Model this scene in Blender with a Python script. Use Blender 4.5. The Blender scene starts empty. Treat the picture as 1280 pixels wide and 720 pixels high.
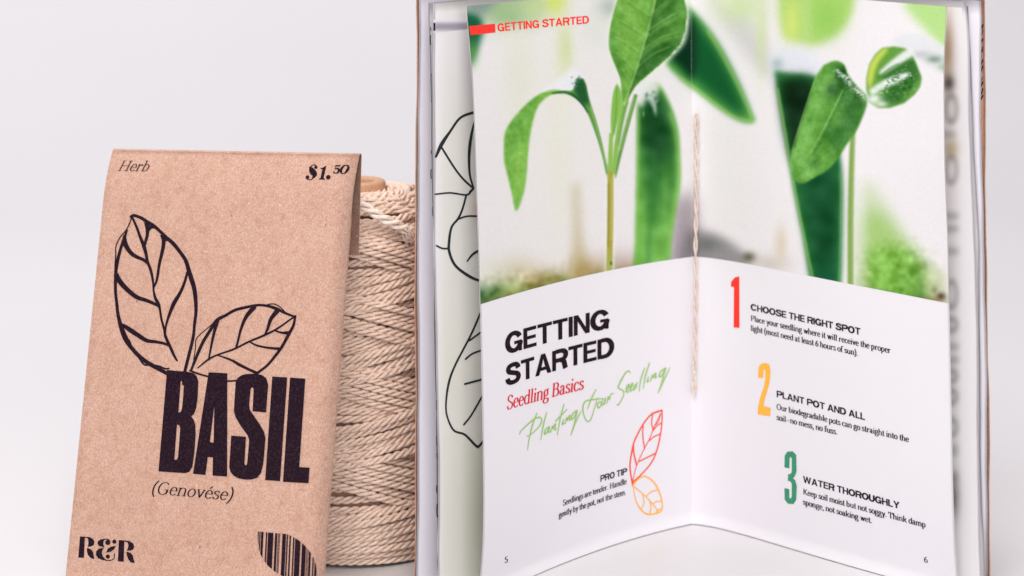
import bpy, math, random
import numpy as np
from mathutils import Vector
from mathutils.geometry import tessellate_polygon

random.seed(7)
rng = np.random.default_rng(7)
SC = bpy.context.scene
COL = SC.collection

# ------------------------------------------------------------------ camera
# 84 mm view-camera style shot: level camera looking down a little through a
# vertical lens shift, so upright edges stay upright.
FPX = 3000.0          # focal length in photo pixels (1280 wide)
HZ = -236.0           # photo row of the horizon
CAMH = 0.2652         # camera height above the table (m)
cam_d = bpy.data.cameras.new('camera')
cam = bpy.data.objects.new('camera', cam_d)
COL.objects.link(cam)
cam.location = (0, 0, CAMH)
cam.rotation_euler = (math.radians(90), 0, 0)
cam_d.sensor_width = 36
cam_d.lens = 36 * FPX / 1280
cam_d.shift_y = -(360 - HZ) / 1280
cam_d.clip_start = 0.01
cam_d.clip_end = 50
cam_d.dof.use_dof = True
cam_d.dof.focus_distance = 0.822
cam_d.dof.aperture_fstop = 11
SC.camera = cam

# ------------------------------------------------------------------ world + lamps
world = bpy.data.worlds.new('World')
SC.world = world
world.use_nodes = True
bg = world.node_tree.nodes['Background']
bg.inputs[0].default_value = (0.97, 0.95, 1.0, 1)
bg.inputs[1].default_value = 0.60


def area(name, loc, target, size, power, color):
    d = bpy.data.lights.new(name, 'AREA')
    d.shape = 'RECTANGLE'
    d.size, d.size_y = size
    d.energy = power
    d.color = color
    o = bpy.data.objects.new(name, d)
    COL.objects.link(o)
    o.location = loc
    o.rotation_euler = (Vector(target) - Vector(loc)).to_track_quat('-Z', 'Y').to_euler()
    return o


area('softbox_key', (-0.12, -0.02, 1.12), (-0.02, 0.86, 0.10), (0.6, 0.6), 12.0, (1.0, 0.97, 0.945))
area('added_backdrop_light', (-0.65, 1.25, 1.6), (0.0, 2.1, 0.45), (0.8, 0.8), 15.5, (1.0, 0.98, 0.98))  # extra lamp added to lift the dim backdrop
area('added_front_fill', (0.30, -0.50, 0.42), (0.02, 0.86, 0.10), (0.9, 0.7), 7.6, (1.0, 0.97, 0.98))  # extra frontal lamp added to brighten the strips between the sheets
SC.view_settings.view_transform = 'Standard'
SC.view_settings.look = 'None'
SC.view_settings.exposure = 0.0
SC.view_settings.gamma = 1.0
SC.view_settings.use_curve_mapping = False


# ------------------------------------------------------------------ helpers
def lin(c):
    c = np.asarray(c, float) / 255.0
    return np.where(c <= 0.04045, c / 12.92, ((c + 0.055) / 1.055) ** 2.4)


def albedo(c, white=238.0, top=0.70):
    """What a printed surface must reflect to look like sRGB colour c beside paper that looks `white`."""
    return np.clip(lin(c) / lin(white) * top, 0.0, 0.9)


def tag(o, label=None, cat=None, kind=None):
    if label: o['label'] = label
    if cat: o['category'] = cat
    if kind: o['kind'] = kind


def empty(name, loc):
    o = bpy.data.objects.new(name, None)
    o.empty_display_size = 0.02
    COL.objects.link(o)
    o.location = loc
    return o


def link_mesh(name, V, F, mat, parent=None, base=(0, 0, 0), smooth=False, attr=None):
    """V: (n,3) world points, F: list of index lists or (m,4) array."""
    V = np.asarray(V, float) - np.asarray(base, float)
    me = bpy.data.meshes.new(name)
    if isinstance(F, np.ndarray):
        n, k = F.shape
        me.vertices.add(len(V)); me.vertices.foreach_set('co', V.astype(np.float32).ravel())
        me.loops.add(n * k); me.loops.foreach_set('vertex_index', F.astype(np.int32).ravel())
        me.polygons.add(n)
        me.polygons.foreach_set('loop_start', np.arange(0, n * k, k, dtype=np.int32))
        me.update(calc_edges=True)
    else:
        me.from_pydata([tuple(v) for v in V], [], [tuple(f) for f in F])
        me.update()
    me.validate()
    if attr is not None:
        ca = me.color_attributes.new('print', 'FLOAT_COLOR', 'POINT')
        ca.data.foreach_set('color', np.concatenate([attr, np.ones((len(attr), 1))], 1).astype(np.float32).ravel())
    if smooth:
        me.polygons.foreach_set('use_smooth', np.ones(len(me.polygons), bool))
    me.materials.append(mat)
    o = bpy.data.objects.new(name, me)
    COL.objects.link(o)
    if parent: o.parent = parent
    return o


def grid_faces(nu, nv):
    i, j = np.meshgrid(np.arange(nu - 1), np.arange(nv - 1), indexing='ij')
    a = i * nv + j
    return np.stack([a, a + nv, a + nv + 1, a + 1], -1).reshape(-1, 4)


def sheet(front, back):
    """Closed thin sheet from two (nu,nv,3) grids."""
    nu, nv = front.shape[:2]
    V = np.concatenate([front.reshape(-1, 3), back.reshape(-1, 3)])
    F = grid_faces(nu, nv)
    N = nu * nv
    loop = [i * nv for i in range(nu)] + [(nu - 1) * nv + j for j in range(1, nv)] + \
           [i * nv + nv - 1 for i in range(nu - 2, -1, -1)] + [j for j in range(nv - 2, 0, -1)]
    rim = [[loop[k], loop[(k + 1) % len(loop)], loop[(k + 1) % len(loop)] + N, loop[k] + N] for k in range(len(loop))]
    return V, np.concatenate([F, F[:, ::-1] + N, np.array(rim)])


def ray(px, py):
    return np.array([(px - 640) / FPX, 1.0, -(py - HZ) / FPX])   # per unit depth from (0,0,CAMH)


def smooth_line(pts, n=6):
    """Catmull-Rom through rows of pts (any columns)."""
    P = np.asarray(pts, float)
    if len(P) < 3: return P
    Q = np.vstack([2 * P[0] - P[1], P, 2 * P[-1] - P[-2]])
    out = []
    for i in range(1, len(Q) - 2):
        a, b, c, d = Q[i - 1], Q[i], Q[i + 1], Q[i + 2]
        for t in np.linspace(0, 1, n, endpoint=False):
            out.append(0.5 * (2 * b + (c - a) * t + (2 * a - 5 * b + 4 * c - d) * t * t + (3 * b - a - 3 * c + d) * t ** 3))
    out.append(P[-1])
    return np.array(out)


# ------------------------------------------------------------------ materials
def new_mat(name, rough=0.6, spec=0.3):
    m = bpy.data.materials.new(name)
    m.use_nodes = True
    b = m.node_tree.nodes['Principled BSDF']
    b.inputs['Roughness'].default_value = rough
    b.inputs['Specular IOR Level'].default_value = spec
    return m, m.node_tree, b


def N(nt, typ, **kw):
    n = nt.nodes.new(typ)
    for k, v in kw.items(): setattr(n, k, v)
    return n


def ramp(nt, src, stops):
    r = N(nt, 'ShaderNodeValToRGB')
    el = r.color_ramp.elements
    while len(el) < len(stops): el.new(0.5)
    for e, (p, c) in zip(el, stops):
        e.position = p
        e.color = (*c, 1) if len(c) == 3 else c
    nt.links.new(src, r.inputs[0])
    return r


def noise(nt, coord, scale, detail=3.0, rough=0.6, sx=None):
    src = coord
    if sx:
        mp = N(nt, 'ShaderNodeMapping')
        mp.inputs['Scale'].default_value = sx
        nt.links.new(coord, mp.inputs['Vector'])
        src = mp.outputs[0]
    n = N(nt, 'ShaderNodeTexNoise')
    n.inputs['Scale'].default_value = scale
    n.inputs['Detail'].default_value = detail
    n.inputs['Roughness'].default_value = rough
    nt.links.new(src, n.inputs['Vector'])
    return n


def mix(nt, fac, a, b, mode='MIX'):
    m = N(nt, 'ShaderNodeMix', data_type='RGBA', blend_type=mode)
    for sock, v in ((m.inputs[0], fac), (m.inputs[6], a), (m.inputs[7], b)):
        if hasattr(v, 'links') or hasattr(v, 'is_linked'): nt.links.new(v, sock)
        elif isinstance(v, (int, float)): sock.default_value = v
        else: sock.default_value = (*v, 1)
    return m.outputs[2]


def bump(nt, b, height, strength, dist):
    bp = N(nt, 'ShaderNodeBump')
    bp.inputs['Strength'].default_value = strength
    bp.inputs['Distance'].default_value = dist
    nt.links.new(height, bp.inputs['Height'])
    nt.links.new(bp.outputs[0], b.inputs['Normal'])


def kraft_mat(name, base, contrast=1.0):
    m, nt, b = new_mat(name, 0.85, 0.15)
    co = N(nt, 'ShaderNodeTexCoord').outputs['Object']
    base = np.array(base)
    fine = noise(nt, co, 2000, 3, 0.65, (1, 1, 0.75))
    blot = noise(nt, co, 330, 4, 0.6)
    cloud = noise(nt, co, 70, 3, 0.5)
    c1 = ramp(nt, fine.outputs[0], [(0.30, base * (1 - 0.22 * contrast)), (0.5, base), (0.70, np.clip(base * (1 + 0.20 * contrast) + 0.02, 0, 0.9))]).outputs[0]
    t1 = ramp(nt, blot.outputs[0], [(0.32, (0.90, 0.82, 0.78)), (0.5, (1, 1, 1)), (0.68, (1.0, 1.0, 1.0))]).outputs[0]
    c2 = mix(nt, 0.75 * contrast, c1, t1, 'MULTIPLY')
    t2 = ramp(nt, cloud.outputs[0], [(0.35, (0.93, 0.90, 0.88)), (0.65, (1, 1, 1))]).outputs[0]
    c2 = mix(nt, 0.7, c2, t2, 'MULTIPLY')
    spk = noise(nt, co, 620, 2, 0.5, (1, 1, 0.6))
    dark = ramp(nt, spk.outputs[0], [(0.745, (0, 0, 0)), (0.79, (1, 1, 1))]).outputs[0]
    c3 = mix(nt, dark, c2, tuple(base * 0.45))
    spl = noise(nt, co, 540, 2, 0.5, (0.7, 1, 1.2))
    lite = ramp(nt, spl.outputs[0], [(0.73, (0, 0, 0)), (0.79, (1, 1, 1))]).outputs[0]
    c4 = mix(nt, lite, c3, tuple(np.clip(base * 1.45 + 0.05, 0, 0.88)))
    nt.links.new(c4, b.inputs['Base Color'])
    big = noise(nt, co, 38, 2, 0.45)
    b1 = N(nt, 'ShaderNodeBump')
    b1.inputs['Strength'].default_value = 0.35
    b1.inputs['Distance'].default_value = 0.0016
    nt.links.new(big.outputs[0], b1.inputs['Height'])
    b2 = N(nt, 'ShaderNodeBump')
    b2.inputs['Strength'].default_value = 0.3
    b2.inputs['Distance'].default_value = 0.00012
    nt.links.new(fine.outputs[0], b2.inputs['Height'])
    nt.links.new(b1.outputs[0], b2.inputs['Normal'])
    nt.links.new(b2.outputs[0], b.inputs['Normal'])
    return m


def paper_mat(name, col, rough=0.5, spec=0.3, attr=False):
    m, nt, b = new_mat(name, rough, spec)
    co = N(nt, 'ShaderNodeTexCoord').outputs['Object']
    f = noise(nt, co, 1800, 3, 0.6)
    t = ramp(nt, f.outputs[0], [(0.3, (0.98, 0.98, 0.98)), (0.7, (1, 1, 1))]).outputs[0]
    if attr:
        a = N(nt, 'ShaderNodeAttribute', attribute_name='print')
        c = mix(nt, 1.0, a.outputs['Color'], t, 'MULTIPLY')
    else:
        c = mix(nt, 1.0, tuple(col), t, 'MULTIPLY')
    nt.links.new(c, b.inputs['Base Color'])
    bump(nt, b, noise(nt, co, 260, 2, 0.5).outputs[0], 0.12, 0.0002)
    return m


def ink_mat(name, srgb, rough=0.8, wear=0.35):
    m, nt, b = new_mat(name, rough, 0.03)
    co = N(nt, 'ShaderNodeTexCoord').outputs['Object']
    f = noise(nt, co, 1500, 3, 0.65)
    base = lin(srgb)
    c = ramp(nt, f.outputs[0], [(0.30, np.clip(base * (1 - 0.35 * wear), 0, 1)), (0.52, base), (0.72, np.clip(base * (1 + 0.25 * wear) + 0.012 * wear, 0, 1))]).outputs[0]
    nt.links.new(c, b.inputs['Base Color'])
    return m


M_KRAFT = kraft_mat('kraft_paper', (0.505, 0.316, 0.24), 1.15)
M_COVER = kraft_mat('kraft_board', (0.46, 0.26, 0.18))
M_PAPER = paper_mat('page_paper', (0.725, 0.705, 0.735))
M_END = paper_mat('endpaper', (0.80, 0.775, 0.83))
M_VELLUM = paper_mat('vellum_paper', None, 0.45, 0.3, attr=True)
M_PHOTO = paper_mat('photo_print', None, 0.6, 0.06, attr=True)
M_INK = ink_mat('black_ink', (36, 22, 32), wear=1.2)
M_INKTXT = ink_mat('text_ink', (44, 34, 46))
M_INKLINE = ink_mat('line_ink', (46, 50, 54))
M_RED = ink_mat('red_ink', (238, 58, 50))
M_CRIMSON = ink_mat('crimson_ink', (214, 40, 56))
M_LEAFRED = ink_mat('orange_red_ink', (235, 84, 62))
M_YELLOW = ink_mat('yellow_ink', (245, 176, 70))
M_GREEN = ink_mat('green_ink', (64, 140, 108))
M_SCRIPT = ink_mat('light_green_ink', (152, 192, 112))


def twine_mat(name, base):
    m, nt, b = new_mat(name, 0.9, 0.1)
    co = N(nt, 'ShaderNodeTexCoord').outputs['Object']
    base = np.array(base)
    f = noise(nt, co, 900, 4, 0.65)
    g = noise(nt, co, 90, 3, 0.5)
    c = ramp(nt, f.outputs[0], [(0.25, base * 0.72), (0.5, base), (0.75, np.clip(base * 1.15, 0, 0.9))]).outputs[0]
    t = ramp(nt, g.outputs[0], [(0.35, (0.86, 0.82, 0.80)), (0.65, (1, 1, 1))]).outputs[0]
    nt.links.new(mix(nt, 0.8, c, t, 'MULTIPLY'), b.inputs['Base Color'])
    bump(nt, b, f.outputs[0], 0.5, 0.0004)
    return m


M_TWINE = twine_mat('cotton_twine', (0.80, 0.625, 0.515))
M_TWINE_GAP = twine_mat('cotton_twine_gap_shade', (0.40, 0.25, 0.18))  # darker copy of the twine: shade in the strand gaps put into the colour
M_THREAD = twine_mat('linen_thread', (0.72, 0.60, 0.53))
M_LOOSE = twine_mat('pale_twine', (0.88, 0.76, 0.67))  # lighter copy of the twine colour, for the loose end
M_TUBE = kraft_mat('cardboard_tube_board', (0.56, 0.33, 0.21))

mt, nt, b = new_mat('white_sweep', 0.22, 0.35)
co = N(nt, 'ShaderNodeTexCoord').outputs['Object']
f = noise(nt, co, 3.0, 2, 0.5)
c = ramp(nt, f.outputs[0], [(0.3, (0.645, 0.63, 0.64)), (0.7, (0.665, 0.65, 0.66))]).outputs[0]
nt.links.new(c, b.inputs['Base Color'])
M_SWEEP = mt

# ------------------------------------------------------------------ table and backdrop (one seamless white sweep)
prof = [(-1.5, 0.0), (1.6, 0.0)]
for a in np.linspace(0, 90, 25)[1:]:
    prof.append((1.6 + 0.8 * math.sin(math.radians(a)), 0.8 - 0.8 * math.cos(math.radians(a))))
prof.append((2.4, 3.0))
prof = np.array(prof)
xs = np.linspace(-2.5, 2.5, 2)
V = np.array([(x, y, z) for x in xs for y, z in prof])
o = link_mesh('backdrop', V, grid_faces(2, len(prof)), M_SWEEP, smooth=True)
tag(o, kind='structure')


# ------------------------------------------------------------------ ink on surfaces
class Ink:
    """Collects printed shapes on one surface as ONE thin mesh; every shape a few microns above the last."""
    def __init__(self, surf, lift=9e-5):
        self.s, self.lift = surf, lift
        self.V, self.F, self.n, self.k = [], [], 0, 0

    def _add(self, uv, faces):
        P = self.s.at(np.asarray(uv, float), self.lift + self.k * 2.5e-6)
        self.k = (self.k + 1) % 40
        self.V.append(P)
        self.F += [[i + self.n for i in f] for f in faces]
        self.n += len(P)

    def poly_px(self, pts, holes=(), smooth=False):
        loops = [np.asarray(pts, float)] + [np.asarray(h, float) for h in holes]
        if smooth:
            loops = [smooth_line(np.vstack([l, l[:1]]), 4)[:-1] for l in loops]
        tri = tessellate_polygon([[Vector((p[0], p[1], 0)) for p in l] for l in loops])
        A = np.vstack(loops)
        self._add(self.s.px2uv(A), tri)

    def stroke_px(self, pts, w, n=6):
        """pts rows (x,y) with one width, or w a list of widths per point (photo pixels)."""
        P = np.asarray(pts, float)
        W = np.full(len(P), w, float) if np.isscalar(w) else np.interp(np.linspace(0, 1, len(P)), np.linspace(0, 1, len(w)), w)
        Q = smooth_line(np.column_stack([P, W]), n)
        v, f = strip(Q[:, :2], Q[:, 2])
        self._add(self.s.px2uv(v), f)

    def disc_px(self, c, r, n=18, ry=None):
        a = np.linspace(0, 2 * np.pi, n, endpoint=False)
        self.poly_px(np.column_stack([c[0] + r * np.cos(a), c[1] + (ry or r) * np.sin(a)]))

    def text(self, shapes, width, cap, p0, p1, cap_px, shear=0.0):
        """shapes: list of (verts2d, faces) in font units; baseline runs from pixel p0 to pixel p1."""
        a, b_ = self.s.px2uv(np.array([p0, p1], float))
        t = self.s.px2uv(np.array([[p0[0], p0[1] - cap_px]], float))[0]
        d = b_ - a
        sx = d / width
        sy = (t[1] - a[1]) / cap
        for v, f in shapes:
            x = v[:, 0] + shear * v[:, 1]
            uv = a + x[:, None] * sx
            uv[:, 1] += v[:, 1] * sy
            self._add(uv, f)

    def build(self, name, mat, parent, base):
        return link_mesh(name, np.vstack(self.V), self.F, mat, parent, base)


def strip(P, W, caps=True):
    d = np.gradient(P, axis=0)
    d /= np.maximum(np.linalg.norm(d, axis=1, keepdims=True), 1e-9)
    nrm = np.column_stack([-d[:, 1], d[:, 0]])
    L, R = P + nrm * W[:, None] / 2, P - nrm * W[:, None] / 2
    n = len(P)
    V = [*L, *R]
    F = [[i, i + 1, n + i + 1, n + i] for i in range(n - 1)]
    if caps:
        for e, sgn in ((0, -1), (n - 1, 1)):
            k0 = len(V)
            for a in (45, 90, 135):
                a = math.radians(a)
                V.append(P[e] + nrm[e] * W[e] / 2 * math.cos(a) + sgn * d[e] * W[e] / 2 * math.sin(a))
            F.append([e, k0, k0 + 1, k0 + 2, n + e])
    return np.array(V), F


# ---- wide bold grotesk capitals, cap height 1: outlines, or strokes of a broad pen
def arc(cx, cy, rx, ry, a0, a1, n=14):
    a = np.radians(np.linspace(a0, a1, n))
    return [(cx + rx * math.cos(t), cy + ry * math.sin(t)) for t in a]


BOX = lambda x0, y0, x1, y1: ('p', [[(x0, y0), (x1, y0), (x1, y1), (x0, y1)]])
BOWL = ('s', [(0.18, 0.915), (0.48, 0.915)] + arc(0.48, 0.695, 0.23, 0.22, 80, -80, 10) + [(0.48, 0.475), (0.18, 0.475)])
CAPS = {
 'G': (0.86, [('s', arc(0.43, 0.5, 0.33, 0.415, 28, 355, 30)), BOX(0.44, 0.37, 0.82, 0.52), BOX(0.67, 0.0, 0.83, 0.50)]),
 'C': (0.84, [('s', arc(0.43, 0.5, 0.33, 0.415, 32, 328, 28))]),
 'O': (0.88, [('s', arc(0.44, 0.5, 0.34, 0.415, 0, 360, 34))]),
 'E': (0.66, [('p', [[(0, 0), (0.66, 0), (0.66, 0.17), (0.2, 0.17), (0.2, 0.42), (0.62, 0.42), (0.62, 0.58), (0.2, 0.58), (0.2, 0.83), (0.65, 0.83), (0.65, 1), (0, 1)]])]),
 'T': (0.72, [('p', [[(0.26, 0), (0.46, 0), (0.46, 0.83), (0.72, 0.83), (0.72, 1), (0, 1), (0, 0.83), (0.26, 0.83)]])]),
 'I': (0.2, [BOX(0, 0, 0.2, 1)]),
 'N': (0.76, [('p', [[(0, 0), (0.19, 0), (0.19, 0.68), (0.55, 0), (0.76, 0), (0.76, 1), (0.57, 1), (0.57, 0.32), (0.21, 1), (0, 1)]])]),
 'S': (0.78, [('s', [(0.68, 0.70), (0.64, 0.83), (0.54, 0.905), (0.38, 0.92), (0.20, 0.87), (0.13, 0.74), (0.20, 0.61), (0.40, 0.53), (0.62, 0.44), (0.69, 0.28), (0.60, 0.13), (0.40, 0.08), (0.22, 0.11), (0.12, 0.20), (0.09, 0.32)])]),
 'A': (0.86, [('p', [[(0, 0), (0.21, 0), (0.28, 0.2), (0.58, 0.2), (0.65, 0), (0.86, 0), (0.54, 1), (0.32, 1)], [(0.335, 0.36), (0.525, 0.36), (0.43, 0.76)]])]),
 'R': (0.80, [BOX(0, 0, 0.2, 1), BOWL, ('s', [(0.46, 0.47), (0.60, 0.38), (0.64, 0.22), (0.69, 0.0)])]),
 'P': (0.78, [BOX(0, 0, 0.2, 1), BOWL]),
 'D': (0.80, [BOX(0, 0, 0.2, 1), ('s', [(0.18, 0.915), (0.36, 0.915)] + arc(0.36, 0.5, 0.34, 0.415, 80, -80, 16) + [(0.36, 0.085), (0.18, 0.085)])]),
 'H': (0.76, [BOX(0, 0, 0.2, 1), BOX(0.56, 0, 0.76, 1), BOX(0.18, 0.42, 0.58, 0.59)]),
 'L': (0.60, [('p', [[(0, 0), (0.60, 0), (0.60, 0.17), (0.2, 0.17), (0.2, 1), (0, 1)]])]),
 'U': (0.76, [('s', [(0.1, 1.0), (0.1, 0.7), (0.1, 0.40)] + arc(0.38, 0.36, 0.28, 0.28, 190, 350, 12) + [(0.66, 0.40), (0.66, 0.7), (0.66, 1.0)])]),
 'Y': (0.82, [('p', [[(0, 1), (0.23, 1), (0.41, 0.62), (0.59, 1), (0.82, 1), (0.51, 0.42), (0.51, 0), (0.31, 0), (0.31, 0.42)]])]),
 'W': (1.14, [('p', [[(0, 1), (0.21, 1), (0.33, 0.34), (0.47, 1), (0.67, 1), (0.81, 0.34), (0.93, 1), (1.14, 1), (0.92, 0), (0.72, 0), (0.57, 0.68), (0.42, 0), (0.22, 0)]])]),
}


def grotesk(text, gap=0.09, w=0.22):
    shapes, x = [], 0.0
    for ch in text:
        if ch == ' ':
            x += 0.30
            continue
        adv, prims = CAPS[ch]
        for kind, data in prims:
            if kind == 'p':
                loops = [[Vector((px + x, py, 0)) for px, py in l] for l in data]
                shapes.append((np.array([(v.x, v.y) for l in loops for v in l]), tessellate_polygon(loops)))
            else:
                P = smooth_line(np.array(data, float) + (x, 0), 3)
                d = np.gradient(P, axis=0)
                t = np.abs(d[:, 1]) / np.maximum(np.linalg.norm(d, axis=1), 1e-9)
                shapes.append(strip(P, w * 0.82 + w * 0.18 * t, caps=False))
        x += adv + gap
    return shapes, x - gap, 1.0


# ---- serif lettering drawn with a broad-nib pen: x-height 1, ascender 1.5
def stem(x, y0, y1): return [(x, y0), (x, (y0 + y1) / 2), (x, y1)]


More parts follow.
